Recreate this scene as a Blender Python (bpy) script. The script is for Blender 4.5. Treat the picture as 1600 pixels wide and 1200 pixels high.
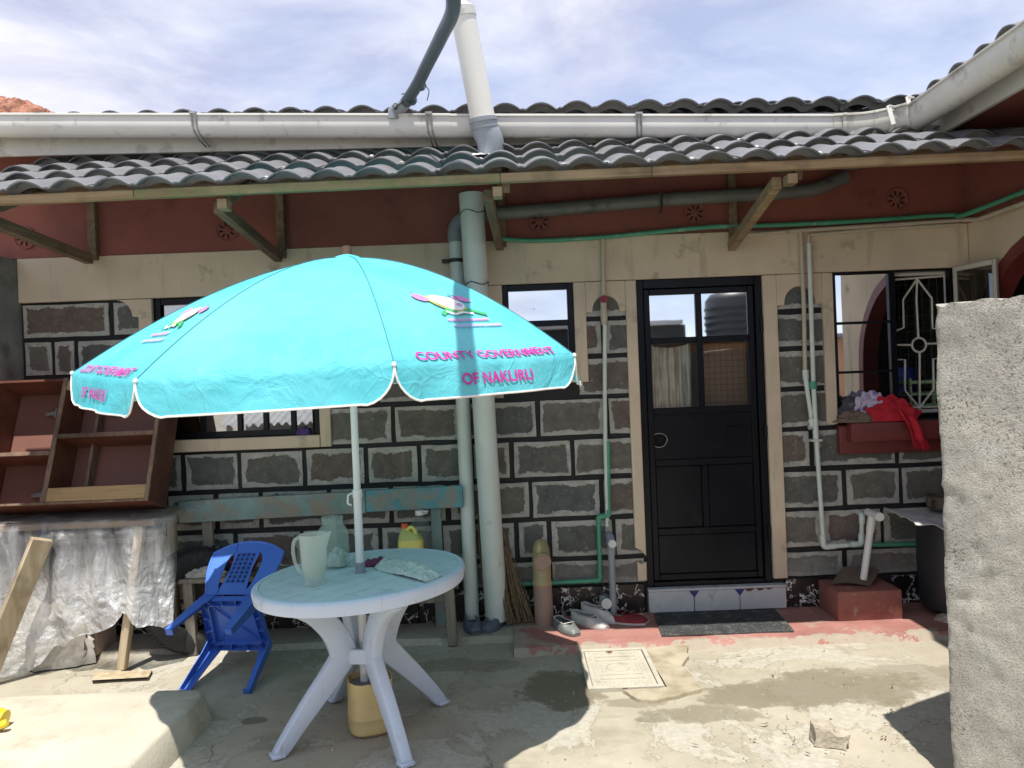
import bpy, bmesh, math, random
from mathutils import Vector, Matrix, noise
random.seed(4)
V = Vector
PI = math.pi
rad = math.radians
scene = bpy.context.scene
for o in list(bpy.data.objects):
    bpy.data.objects.remove(o)
COL = scene.collection

# ------------------------------------------------------------------ camera
F, EYE, ROLL = 1164.0, 1.67, rad(2.2)
cr, sr = math.cos(ROLL), math.sin(ROLL)
cam_d = bpy.data.cameras.new('camera')
cam_d.sensor_width = 36.0
cam_d.lens = F / 1600 * 36.0
cam_d.clip_start, cam_d.clip_end = 0.05, 2000
cam = bpy.data.objects.new('camera', cam_d)
COL.objects.link(cam)
cam.matrix_world = Matrix(((cr, sr, 0, 0), (0, 0, -1, 0), (-sr, cr, 0, EYE), (0, 0, 0, 1)))
scene.camera = cam

# ------------------------------------------------------------------ light
SUN_DIR = V((0.018, 0.335, -1.0)).normalized()          # the way the light travels
SUN_ELEV = math.asin(-SUN_DIR.z)
SUN_STRENGTH, SKY_STRENGTH, EXPOSURE = 3.75, 0.15, 0.82
sun_d = bpy.data.lights.new('sun', 'SUN')
sun_d.energy, sun_d.angle, sun_d.color = SUN_STRENGTH, rad(0.55), (1.0, 0.955, 0.88)
sun = bpy.data.objects.new('sun', sun_d)
COL.objects.link(sun)
sun.rotation_euler = SUN_DIR.to_track_quat('-Z', 'Y').to_euler()
sun.location = (0, -3, 12)

world = bpy.data.worlds.new('World')
scene.world = world
world.use_nodes = True
wn, wl = world.node_tree.nodes, world.node_tree.links
wn.clear()
w_out = wn.new('ShaderNodeOutputWorld')
w_bg = wn.new('ShaderNodeBackground')
w_sky = wn.new('ShaderNodeTexSky')
w_sky.sky_type = 'NISHITA'
w_sky.sun_disc = False
w_sky.sun_elevation = SUN_ELEV
w_sky.sun_rotation = math.atan2(-SUN_DIR.x, -SUN_DIR.y)
w_sky.altitude = 1800
w_sky.air_density, w_sky.dust_density, w_sky.ozone_density = 1.0, 1.6, 1.6
w_bg.inputs['Strength'].default_value = SKY_STRENGTH
w_tc = wn.new('ShaderNodeTexCoord')
w_map = wn.new('ShaderNodeMapping')
w_map.inputs['Scale'].default_value = (1.0, 1.0, 2.6)
w_map.inputs['Location'].default_value = (3.1, 0.4, 0.2)
wl.new(w_tc.outputs['Generated'], w_map.inputs['Vector'])
w_n = wn.new('ShaderNodeTexNoise')
w_n.inputs['Scale'].default_value = 2.3
w_n.inputs['Detail'].default_value = 9
w_n.inputs['Roughness'].default_value = 0.56
w_n.inputs['Distortion'].default_value = 0.35
wl.new(w_map.outputs[0], w_n.inputs['Vector'])
w_r = wn.new('ShaderNodeValToRGB')
w_r.color_ramp.elements[0].position, w_r.color_ramp.elements[0].color = 0.36, (0.58, 0.58, 0.58, 1)
w_r.color_ramp.elements[1].position, w_r.color_ramp.elements[1].color = 0.62, (0.96, 0.96, 0.96, 1)
wl.new(w_n.outputs['Fac'], w_r.inputs['Fac'])
w_mix = wn.new('ShaderNodeMixRGB')
w_n2 = wn.new('ShaderNodeTexNoise')
w_n2.inputs['Scale'].default_value = 3.6
w_n2.inputs['Detail'].default_value = 10
w_n2.inputs['Roughness'].default_value = 0.58
w_n2.inputs['Distortion'].default_value = 0.5
wl.new(w_map.outputs[0], w_n2.inputs['Vector'])
w_r2 = wn.new('ShaderNodeValToRGB')
w_r2.color_ramp.elements[0].position, w_r2.color_ramp.elements[0].color = 0.40, (0.245, 0.252, 0.325, 1)
w_r2.color_ramp.elements[1].position, w_r2.color_ramp.elements[1].color = 0.64, (0.40, 0.395, 0.425, 1)
wl.new(w_n2.outputs['Fac'], w_r2.inputs['Fac'])
w_up = wn.new('ShaderNodeVectorMath')
w_up.operation = 'SCALE'
w_up.inputs['Scale'].default_value = 10.0
wl.new(w_r2.outputs['Color'], w_up.inputs[0])
wl.new(w_up.outputs[0], w_mix.inputs['Color2'])
wl.new(w_r.outputs['Color'], w_mix.inputs['Fac'])
wl.new(w_sky.outputs[0], w_mix.inputs['Color1'])
wl.new(w_mix.outputs[0], w_bg.inputs['Color'])
wl.new(w_bg.outputs[0], w_out.inputs['Surface'])

scene.view_settings.view_transform = 'Standard'
scene.view_settings.look = 'None'
scene.view_settings.gamma = 1
scene.view_settings.use_curve_mapping = False
scene.view_settings.exposure = EXPOSURE
scene.render.engine = 'CYCLES'
scene.cycles.max_bounces = 8
scene.cycles.diffuse_bounces = 4
scene.cycles.transparent_max_bounces = 12
scene.cycles.sample_clamp_indirect = 6

# ------------------------------------------------------------------ helpers
def ray(px, py):
    dx, du = px - 800.0, 600.0 - py
    return (dx * cr + du * sr) / F, (-dx * sr + du * cr) / F

def at(px, py, d):
    """Point of the place at distance d behind picture position (px, py)."""
    x, z = ray(px, py)
    return V((x * d, d, EYE + z * d))

def gnd(px, py, z=0.0):
    x, zz = ray(px, py)
    d = (z - EYE) / zz
    return V((x * d, d, z))

class MB:
    def __init__(s):
        s.v, s.f, s.m = [], [], []
    def add(s, vs, fs, mi=0):
        n = len(s.v)
        s.v += [V(p) for p in vs]
        s.f += [tuple(i + n for i in f) for f in fs]
        s.m += [mi] * len(fs)
        return s
    def box(s, lo, hi, mi=0, mat=None):
        (x0, y0, z0), (x1, y1, z1) = lo, hi
        vs = [V((x, y, z)) for z in (z0, z1) for y in (y0, y1) for x in (x0, x1)]
        if mat is not None:
            vs = [mat @ p for p in vs]
        return s.add(vs, [(0, 2, 3, 1), (4, 5, 7, 6), (0, 1, 5, 4), (2, 6, 7, 3), (0, 4, 6, 2), (1, 3, 7, 5)], mi)
    def beam(s, a, b, w, h, up=V((0, 0, 1)), mi=0, w2=None, h2=None):
        a, b = V(a), V(b)
        t = (b - a).normalized()
        sd = t.cross(up)
        sd = sd.normalized() if sd.length > 1e-5 else V((1, 0, 0))
        u = sd.cross(t).normalized()
        w2, h2 = w if w2 is None else w2, h if h2 is None else h2
        vs = [p + sd * (i * ww / 2) + u * (j * hh / 2) for p, ww, hh in ((a, w, h), (b, w2, h2)) for i, j in ((-1, -1), (1, -1), (1, 1), (-1, 1))]
        return s.add(vs, [(3, 2, 1, 0), (4, 5, 6, 7), (0, 1, 5, 4), (1, 2, 6, 5), (2, 3, 7, 6), (3, 0, 4, 7)], mi)
    def tube(s, pts, r, n=10, caps=True, mi=0):
        pts = [V(p) for p in pts]
        rs = r if isinstance(r, (list, tuple)) else [r] * len(pts)
        t0 = (pts[1] - pts[0]).normalized()
        u = t0.cross(V((0, 0, 1)))
        if u.length < 1e-3:
            u = t0.cross(V((1, 0, 0)))
        u.normalize()
        vs, fs = [], []
        for i, p in enumerate(pts):
            a = pts[max(0, i - 1)]
            b = pts[min(len(pts) - 1, i + 1)]
            t = (b - a).normalized()
            u = (u - t * u.dot(t)).normalized()
            w = t.cross(u)
            for k in range(n):
                an = 2 * PI * k / n
                vs.append(p + (u * math.cos(an) + w * math.sin(an)) * rs[i])
        for i in range(len(pts) - 1):
            for k in range(n):
                k2 = (k + 1) % n
                fs.append((i * n + k, i * n + k2, (i + 1) * n + k2, (i + 1) * n + k))
        if caps:
            fs.append(tuple(range(n - 1, -1, -1)))
            fs.append(tuple(range((len(pts) - 1) * n, len(pts) * n)))
        return s.add(vs, fs, mi)
    def lathe(s, prof, org=V((0, 0, 0)), n=24, mat=None, mi=0, sx=1, sy=1):
        vs, fs = [], []
        m = len(prof)
        for k in range(n):
            a = 2 * PI * k / n
            for r, z in prof:
                p = V((r * math.cos(a) * sx, r * math.sin(a) * sy, z))
                if mat is not None:
                    p = mat @ p
                vs.append(p + V(org))
        for k in range(n):
            k2 = (k + 1) % n
            for i in range(m - 1):
                fs.append((k * m + i, k2 * m + i, k2 * m + i + 1, k * m + i + 1))
        return s.add(vs, fs, mi)
    def prism(s, poly, y0, y1, mi=0, fn=None):
        """polygon of (x, z), extruded from y0 (front) to y1."""
        n = len(poly)
        fn = fn or (lambda x, y, z: V((x, y, z)))
        vs = [fn(x, y0, z) for x, z in poly] + [fn(x, y1, z) for x, z in poly]
        fs = [tuple(range(n)), tuple(range(2 * n - 1, n - 1, -1))]
        fs += [(i, (i + n), ((i + 1) % n) + n, (i + 1) % n) for i in range(n)]
        return s.add(vs, fs, mi)
    def grid(s, fn, nu, nv, mi=0, wrap=False):
        vs = [fn(i / nu, j / nv) for j in range(nv + 1) for i in range(nu + 1)]
        fs = [(j * (nu + 1) + i, j * (nu + 1) + i + 1, (j + 1) * (nu + 1) + i + 1, (j + 1) * (nu + 1) + i) for j in range(nv) for i in range(nu)]
        return s.add(vs, fs, mi)
    def slab(s, fn, nu, nv, th, mi=0):
        """a grid sheet with thickness th along its own normal."""
        top = [[V(fn(i / nu, j / nv)) for i in range(nu + 1)] for j in range(nv + 1)]
        def nrm(j, i):
            a = top[j][min(i + 1, nu)] - top[j][max(i - 1, 0)]
            b = top[min(j + 1, nv)][i] - top[max(j - 1, 0)][i]
            c = a.cross(b)
            return c.normalized() if c.length > 1e-12 else V((0, 0, 1))
        w = nu + 1
        N = w * (nv + 1)
        vs = [top[j][i] for j in range(nv + 1) for i in range(w)] + [top[j][i] - nrm(j, i) * th for j in range(nv + 1) for i in range(w)]
        fs = []
        for j in range(nv):
            for i in range(nu):
                q = (j * w + i, j * w + i + 1, (j + 1) * w + i + 1, (j + 1) * w + i)
                fs.append(q)
                fs.append(tuple(x + N for x in reversed(q)))
        rim = [i for i in range(w)] + [j * w + nu for j in range(1, nv + 1)] + [nv * w + i for i in range(nu - 1, -1, -1)] + [j * w for j in range(nv - 1, 0, -1)]
        for a, b in zip(rim, rim[1:] + rim[:1]):
            fs.append((b, a, a + N, b + N))
        return s.add(vs, fs, mi)
    def xf(s, fn):
        s.v = [V(fn(p)) for p in s.v]
        return s

ORG = {}
def build(name, mb, mats, parent=None, bevel=0.0, smooth=40, seg=1, **props):
    me = bpy.data.meshes.new(name)
    lo = V((min(p.x for p in mb.v), min(p.y for p in mb.v), min(p.z for p in mb.v)))
    hi = V((max(p.x for p in mb.v), max(p.y for p in mb.v), max(p.z for p in mb.v)))
    c = (lo + hi) / 2
    if parent is None:
        c.z = lo.z
    me.from_pydata([p - c for p in mb.v], [], mb.f)
    mats = mats if isinstance(mats, (list, tuple)) else [mats]
    for m in mats:
        me.materials.append(m)
    if len(mats) > 1:
        me.polygons.foreach_set('material_index', mb.m)
    bm = bmesh.new()
    bm.from_mesh(me)
    if bevel:
        ed = [e for e in bm.edges if len(e.link_faces) == 2 and e.calc_face_angle(0) > rad(30)]
        bmesh.ops.bevel(bm, geom=ed, offset=bevel, segments=seg, affect='EDGES', profile=0.5)
    bmesh.ops.recalc_face_normals(bm, faces=bm.faces)
    bm.to_mesh(me)
    bm.free()
    if smooth:
        me.shade_smooth()
        me.set_sharp_from_angle(angle=rad(smooth))
    return link(name, me, c, parent, **props)

def link(name, me, c, parent=None, **props):
    o = bpy.data.objects.new(name, me)
    COL.objects.link(o)
    if parent is not None:
        o.parent = parent
        o.location = V(c) - ORG[parent.name]
    else:
        o.location = c
    ORG[o.name] = V(c)
    for k, val in props.items():
        o[k] = val
    return o

def thing(name, label, cat, loc, group=None):
    o = link(name, None, V(loc), None, label=label, category=cat)
    o.empty_display_size = 0.1
    if group:
        o['group'] = group
    return o

def nz(p, sc, seed=0.0):
    return noise.noise(V((p[0] * sc + seed * 7.3, p[1] * sc - seed * 3.1, p[2] * sc + seed * 1.7)))
def fz(p, sc, seed=0.0, o=4):
    return noise.fractal(V((p[0] * sc + seed * 7.3, p[1] * sc - seed * 3.1, p[2] * sc + seed * 1.7)), 0.6, 2.1, o)
def bez(pts, n=10):
    """Catmull-Rom through points."""
    pts = [V(p) for p in pts]
    out = []
    for i in range(len(pts) - 1):
        p0, p1, p2, p3 = pts[max(i - 1, 0)], pts[i], pts[i + 1], pts[min(i + 2, len(pts) - 1)]
        for k in range(n):
            t = k / n
            out.append(0.5 * ((2 * p1) + (p2 - p0) * t + (2 * p0 - 5 * p1 + 4 * p2 - p3) * t * t + (3 * p1 - p0 - 3 * p2 + p3) * t ** 3))
    out.append(pts[-1])
    return out
def corner(pts, r=0.03, n=4):
    """polyline with rounded elbows."""
    pts = [V(p) for p in pts]
    out = [pts[0]]
    for i in range(1, len(pts) - 1):
        a, b, c = pts[i - 1], pts[i], pts[i + 1]
        ra = min(r, (a - b).length * 0.45, (c - b).length * 0.45)
        p, q = b + (a - b).normalized() * ra, b + (c - b).normalized() * ra
        for k in range(n + 1):
            t = k / n
            out.append((1 - t) ** 2 * p + 2 * t * (1 - t) * b + t * t * q)
    out.append(pts[-1])
    return out

# ------------------------------------------------------------------ materials
class NT:
    def __init__(s, name):
        s.mat = bpy.data.materials.new(name)
        s.mat.use_nodes = True
        s.n, s.l = s.mat.node_tree.nodes, s.mat.node_tree.links
        s.n.clear()
        s.out = s.n.new('ShaderNodeOutputMaterial')
        s.geo = s.n.new('ShaderNodeNewGeometry')
    def node(s, t, **kw):
        n = s.n.new(t)
        for k, v in kw.items():
            setattr(n, k, v)
        return n
    def noise(s, scale, detail=5, rough=0.55, vec=None, dist=0.0):
        n = s.n.new('ShaderNodeTexNoise')
        n.inputs['Scale'].default_value = scale
        n.inputs['Detail'].default_value = detail
        n.inputs['Roughness'].default_value = rough
        n.inputs['Distortion'].default_value = dist
        s.l.new(vec if vec is not None else s.geo.outputs['Position'], n.inputs['Vector'])
        return n.outputs['Fac']
    def ramp(s, fac, stops):
        r = s.n.new('ShaderNodeValToRGB')
        el = r.color_ramp.elements
        while len(el) < len(stops):
            el.new(0.5)
        for e, (p, c) in zip(el, stops):
            e.position = p
            e.color = (c, c, c, 1) if isinstance(c, (int, float)) else (*c, 1)
        s.l.new(fac, r.inputs['Fac'])
        return r.outputs['Color']
    def mix(s, fac, a, b, mode='MIX'):
        m = s.n.new('ShaderNodeMixRGB')
        m.blend_type = mode
        for sock, val in ((m.inputs['Fac'], fac), (m.inputs['Color1'], a), (m.inputs['Color2'], b)):
            if isinstance(val, (int, float)):
                sock.default_value = val if sock.type == 'VALUE' else (val, val, val, 1)
            elif isinstance(val, tuple):
                sock.default_value = (*val, 1)
            else:
                s.l.new(val, sock)
        return m.outputs['Color']
    def math(s, op, a, b=0.0, c=None):
        m = s.n.new('ShaderNodeMath')
        m.operation = op
        for i, val in enumerate((a, b, c)):
            if val is None:
                continue
            if isinstance(val, (int, float)):
                m.inputs[i].default_value = val
            else:
                s.l.new(val, m.inputs[i])
        return m.outputs[0]
    def scaled(s, sc, rot=(0, 0, 0), src=None):
        m = s.n.new('ShaderNodeMapping')
        m.inputs['Scale'].default_value = sc
        m.inputs['Rotation'].default_value = rot
        s.l.new(src if src is not None else s.geo.outputs['Position'], m.inputs['Vector'])
        return m.outputs[0]
    def bump(s, h, strength=0.4, dist=0.01, prev=None):
        b = s.n.new('ShaderNodeBump')
        b.inputs['Strength'].default_value = strength
        b.inputs['Distance'].default_value = dist
        s.l.new(h, b.inputs['Height'])
        if prev is not None:
            s.l.new(prev, b.inputs['Normal'])
        return b.outputs['Normal']
    def bsdf(s, color, rough=0.6, normal=None, **kw):
        b = s.n.new('ShaderNodeBsdfPrincipled')
        def put(sock, val):
            if isinstance(val, tuple):
                sock.default_value = (*val, 1)
            elif isinstance(val, (int, float)):
                sock.default_value = val
            else:
                s.l.new(val, sock)
        put(b.inputs['Base Color'], color)
        put(b.inputs['Roughness'], rough)
        for k, v in kw.items():
            put(b.inputs[k], v)
        if normal is not None:
            s.l.new(normal, b.inputs['Normal'])
        return b.outputs[0]
    def done(s, sh):
        s.l.new(sh, s.out.inputs['Surface'])
        return s.mat

def plain(name, col, rough=0.6, var=0.25, vs=5.0, dirt=None, bump=0.0, bs=60.0, streak=None, **kw):
    t = NT(name)
    c = t.mix(t.ramp(t.noise(vs, 6), [(0.3, 0.0), (0.7, 1.0)]), tuple(x * (1 - var) for x in col), tuple(min(1, x * (1 + var * 0.6)) for x in col))
    if dirt:
        dc, lo, hi, sc = dirt
        c = t.mix(t.ramp(t.noise(sc, 8, 0.65), [(lo, 0.0), (hi, 1.0)]), c, dc)
    if streak:
        dc, lo, hi, vec = streak
        c = t.mix(t.ramp(t.noise(1.0, 5, 0.6, t.scaled(vec)), [(lo, 0.0), (hi, 0.8)]), c, dc)
    nm = t.bump(t.noise(bs, 6, 0.6), bump, 0.01) if bump else None
    return t.done(t.bsdf(c, rough, nm, **kw))

def woodmat(name, col, dark, axis=0, sc=1.0, rough=0.75, lichen=None):
    t = NT(name)
    s = [22 * sc] * 3
    s[axis] = 1.6 * sc
    g = t.noise(1.0, 6, 0.6, t.scaled(tuple(s)), 0.6)
    c = t.mix(t.ramp(g, [(0.32, 0.0), (0.66, 1.0)]), dark, col)
    c = t.mix(t.ramp(t.noise(3.0, 6), [(0.52, 0.0), (0.72, 0.75)]), c, tuple(x * 0.35 for x in dark))
    if lichen:
        c = t.mix(t.ramp(t.noise(9, 7, 0.65), [(0.45, 0.0), (0.58, 0.8)]), c, lichen)
    return t.done(t.bsdf(c, rough, t.bump(g, 0.35, 0.01)))

def block_mat():
    t = NT('quarry stone with mortar smears')
    uv1 = t.node('ShaderNodeUVMap', uv_map='near')
    uv2 = t.node('ShaderNodeUVMap', uv_map='far')
    s1, s2 = t.node('ShaderNodeSeparateXYZ'), t.node('ShaderNodeSeparateXYZ')
    t.l.new(uv1.outputs[0], s1.inputs[0])
    t.l.new(uv2.outputs[0], s2.inputs[0])
    d = t.math('MINIMUM', t.math('MINIMUM', s1.outputs[0], s1.outputs[1]), t.math('MINIMUM', s2.outputs[0], s2.outputs[1]))
    big = t.noise(5.5, 3)
    fine = t.noise(24, 7, 0.62)
    e = t.math('ADD', d, t.math('MULTIPLY', t.math('SUBTRACT', big, 0.5), 0.085))
    e = t.math('ADD', e, t.math('MULTIPLY', t.math('SUBTRACT', fine, 0.5), 0.055))
    core = t.ramp(e, [(0.029, 0.0), (0.034, 1.0)])
    oi = t.node('ShaderNodeObjectInfo')
    tone = t.ramp(oi.outputs['Random'], [(0.0, (0.138, 0.098, 0.082)), (0.3, (0.118, 0.114, 0.095)), (0.65, (0.096, 0.103, 0.096)), (1.0, (0.138, 0.127, 0.106))])
    stone = t.mix(t.ramp(t.noise(11, 8, 0.68), [(0.3, 0.0), (0.72, 1.0)]), t.mix(1.0, tone, (0.70, 0.70, 0.70), 'MULTIPLY'), t.mix(1.0, tone, (1.4, 1.4, 1.4), 'MULTIPLY'))
    stone = t.mix(t.ramp(t.noise(46, 4, 0.6), [(0.63, 0.0), (0.69, 0.85)]), stone, (0.27, 0.255, 0.225))
    mort = t.mix(t.ramp(t.noise(15, 7, 0.65), [(0.3, 0.0), (0.7, 1.0)]), (0.31, 0.302, 0.27), (0.50, 0.49, 0.44))
    mort = t.mix(t.ramp(t.noise(60, 3), [(0.60, 0.0), (0.68, 0.7)]), mort, (0.11, 0.10, 0.085))
    z = t.node('ShaderNodeSeparateXYZ')
    t.l.new(t.geo.outputs['Position'], z.inputs[0])
    low = t.math('ADD', z.outputs[2], t.math('MULTIPLY', t.noise(9, 7, 0.65), 0.3))
    c = t.mix(core, mort, stone)
    c = t.mix(t.ramp(low, [(0.44, 0.8), (0.60, 0.0)]), c, t.mix(t.noise(30, 6), (0.13, 0.12, 0.10), (0.36, 0.35, 0.32)))
    h = t.math('ADD', t.math('MULTIPLY', fine, 0.5), t.math('MULTIPLY', core, -0.8))
    return t.done(t.bsdf(c, 0.88, t.bump(h, 0.7, 0.012)))

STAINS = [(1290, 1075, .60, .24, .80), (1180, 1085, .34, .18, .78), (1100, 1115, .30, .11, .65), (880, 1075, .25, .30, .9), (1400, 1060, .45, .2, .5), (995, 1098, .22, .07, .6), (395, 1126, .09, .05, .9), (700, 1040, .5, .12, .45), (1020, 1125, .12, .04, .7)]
def ground_mat():
    t = NT('worn yard concrete')
    big = t.noise(0.9, 6, 0.6)
    c = t.mix(t.ramp(big, [(0.35, 0.0), (0.65, 1.0)]), (0.36, 0.325, 0.25), (0.46, 0.42, 0.335))
    c = t.mix(t.ramp(t.noise(5, 9, 0.7), [(0.30, 0.0), (0.74, 1.0)]), t.mix(1.0, c, (0.80, 0.79, 0.76), 'MULTIPLY'), c)
    # damp stains
    damp = t.noise(1.35, 7, 0.62, t.scaled((1.0, 1.7, 1.0)), 0.3)
    c = t.mix(t.ramp(damp, [(0.57, 0.0), (0.64, 0.55)]), c, (0.25, 0.215, 0.155))
    lay = t.noise(1.25, 9, 0.66, None, 0.5)
    skin = t.ramp(lay, [(0.505, 0.0), (0.512, 1.0)])
    c = t.mix(skin, c, t.mix(0.62, c, t.mix(t.ramp(t.noise(30, 6, 0.7), [(0.35, 0.0), (0.65, 1.0)]), (0.34, 0.315, 0.26), (0.50, 0.475, 0.41))))
    rim_ = t.ramp(lay, [(0.494, 0.0), (0.506, 0.55), (0.510, 0.0)])
    c = t.mix(rim_, c, (0.19, 0.165, 0.115))
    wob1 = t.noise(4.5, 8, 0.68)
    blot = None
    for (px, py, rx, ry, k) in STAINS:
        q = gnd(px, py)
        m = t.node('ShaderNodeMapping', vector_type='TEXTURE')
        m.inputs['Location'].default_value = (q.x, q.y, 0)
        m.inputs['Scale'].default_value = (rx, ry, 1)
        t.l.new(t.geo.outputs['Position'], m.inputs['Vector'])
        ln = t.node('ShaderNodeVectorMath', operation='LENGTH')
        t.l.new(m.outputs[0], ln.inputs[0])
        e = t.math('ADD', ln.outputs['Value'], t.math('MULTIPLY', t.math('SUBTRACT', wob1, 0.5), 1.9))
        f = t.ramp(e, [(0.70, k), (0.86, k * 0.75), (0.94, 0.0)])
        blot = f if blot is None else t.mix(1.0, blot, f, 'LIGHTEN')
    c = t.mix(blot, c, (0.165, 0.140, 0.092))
    c = t.mix(t.ramp(t.noise(7, 6, 0.6), [(0.66, 0.0), (0.72, 0.55)]), c, (0.17, 0.15, 0.12))
    c = t.mix(t.ramp(t.noise(85, 3, 0.6), [(0.66, 0.0), (0.73, 0.65)]), c, (0.13, 0.115, 0.095))
    vo = t.node('ShaderNodeTexVoronoi', feature='DISTANCE_TO_EDGE')
    vo.inputs['Scale'].default_value = 0.75
    wob = t.node('ShaderNodeMixRGB')
    wob.inputs['Fac'].default_value = 0.30
    nn = t.node('ShaderNodeTexNoise')
    nn.inputs['Scale'].default_value = 3.0
    nn.inputs['Detail'].default_value = 8
    t.l.new(t.geo.outputs['Position'], nn.inputs['Vector'])
    t.l.new(t.geo.outputs['Position'], wob.inputs['Color1'])
    t.l.new(nn.outputs['Color'], wob.inputs['Color2'])
    t.l.new(wob.outputs[0], vo.inputs['Vector'])
    crack = t.ramp(vo.outputs['Distance'], [(0.0, 0.8), (0.004, 0.0)])
    crack = t.mix(1.0, crack, t.ramp(t.noise(2.1, 4), [(0.53, 0.0), (0.60, 1.0)]), 'MULTIPLY')
    c = t.mix(crack, c, (0.12, 0.105, 0.08))
    h = t.math('ADD', t.noise(14, 8, 0.65), t.math('MULTIPLY', t.noise(110, 4), 0.25))
    h = t.math('ADD', t.math('SUBTRACT', h, t.math('MULTIPLY', crack, 0.6)), t.math('MULTIPLY', skin, 0.5))
    return t.done(t.bsdf(c, 0.85, t.bump(h, 0.35, 0.012)))

def marble_mat():
    t = NT('black marble tile with white veins')
    vo = t.node('ShaderNodeTexVoronoi', feature='DISTANCE_TO_EDGE')
    vo.inputs['Scale'].default_value = 8.0
    wob = t.node('ShaderNodeMixRGB')
    wob.inputs['Fac'].default_value = 0.16
    nn = t.node('ShaderNodeTexNoise')
    nn.inputs['Scale'].default_value = 22
    nn.inputs['Detail'].default_value = 5
    t.l.new(t.geo.outputs['Position'], nn.inputs['Vector'])
    t.l.new(t.geo.outputs['Position'], wob.inputs['Color1'])
    t.l.new(nn.outputs['Color'], wob.inputs['Color2'])
    t.l.new(wob.outputs[0], vo.inputs['Vector'])
    vein = t.ramp(vo.outputs['Distance'], [(0.0, 1.0), (0.022, 1.0), (0.05, 0.0)])
    vein = t.mix(1.0, vein, t.ramp(t.noise(5, 4), [(0.42, 0.0), (0.50, 1.0)]), 'MULTIPLY')
    c = t.mix(vein, t.mix(t.noise(6, 5), (0.008, 0.007, 0.008), (0.028, 0.022, 0.02)), (0.85, 0.82, 0.78))
    return t.done(t.bsdf(c, 0.35))

def fence_mat():
    t = NT('roughcast cement')
    big = t.noise(1.7, 7, 0.62)
    c = t.mix(t.ramp(big, [(0.36, 0.0), (0.64, 1.0)]), (0.285, 0.268, 0.235), (0.47, 0.445, 0.385))
    z = t.node('ShaderNodeSeparateXYZ')
    t.l.new(t.geo.outputs['Position'], z.inputs[0])
    top = t.ramp(t.math('ADD', z.outputs[2], t.math('MULTIPLY', t.noise(5, 6), 0.5)), [(1.75, 0.0), (2.05, 0.55)]) if False else t.ramp(t.math('ADD', t.math('MULTIPLY', z.outputs[2], 0.5), t.math('MULTIPLY', t.noise(5, 7, 0.65), 0.45)), [(1.0, 0.0), (1.14, 0.65)])
    c = t.mix(top, c, (0.19, 0.185, 0.17))
    c = t.mix(t.ramp(t.noise(1.0, 6, 0.65, t.scaled((7, 7, 0.9))), [(0.54, 0.0), (0.70, 0.6)]), c, (0.21, 0.195, 0.165))
    c = t.mix(t.ramp(t.noise(3.3, 8, 0.7), [(0.56, 0.0), (0.66, 0.6)]), c, (0.50, 0.49, 0.45))
    pit = t.noise(75, 5, 0.62, None, 0.6)
    patch = t.ramp(t.noise(2.4, 4), [(0.42, 0.25), (0.60, 1.0)])
    c = t.mix(t.math('MULTIPLY', t.ramp(pit, [(0.37, 1.0), (0.46, 0.0)]), patch), c, (0.15, 0.138, 0.115))
    grain = t.noise(150, 3, 0.6)
    c = t.mix(1.0, c, t.ramp(grain, [(0.34, 0.78), (0.5, 1.0), (0.66, 1.13)]), 'MULTIPLY')
    h = t.math('ADD', t.math('MULTIPLY', pit, patch), t.math('ADD', t.math('MULTIPLY', t.noise(20, 6), 0.4), t.math('MULTIPLY', grain, 0.5)))
    return t.done(t.bsdf(c, 0.9, t.bump(h, 0.55, 0.012)))

def glass_mat(name, refl, tint, rough=0.02, trans=0.0):
    """window glass: a strong mirror layer over a dark or clear body."""
    t = NT(name)
    g = t.node('ShaderNodeBsdfGlossy')
    g.inputs['Roughness'].default_value = rough
    g.inputs['Color'].default_value = (0.92, 0.94, 0.96, 1)
    nm = t.bump(t.noise(2.2, 2), 0.05, 0.01)
    t.l.new(nm, g.inputs['Normal'])
    if trans:
        b = t.node('ShaderNodeBsdfTransparent')
        b.inputs['Color'].default_value = (*tint, 1)
        body = b.outputs[0]
    else:
        body = t.bsdf(tint, 0.3)
    m = t.node('ShaderNodeMixShader')
    dirt = t.ramp(t.noise(9, 7, 0.7), [(0.66, refl), (0.72, refl * 0.45)])
    t.l.new(dirt, m.inputs['Fac'])
    t.l.new(body, m.inputs[1])
    t.l.new(g.outputs[0], m.inputs[2])
    return t.done(m.outputs[0])

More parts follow.
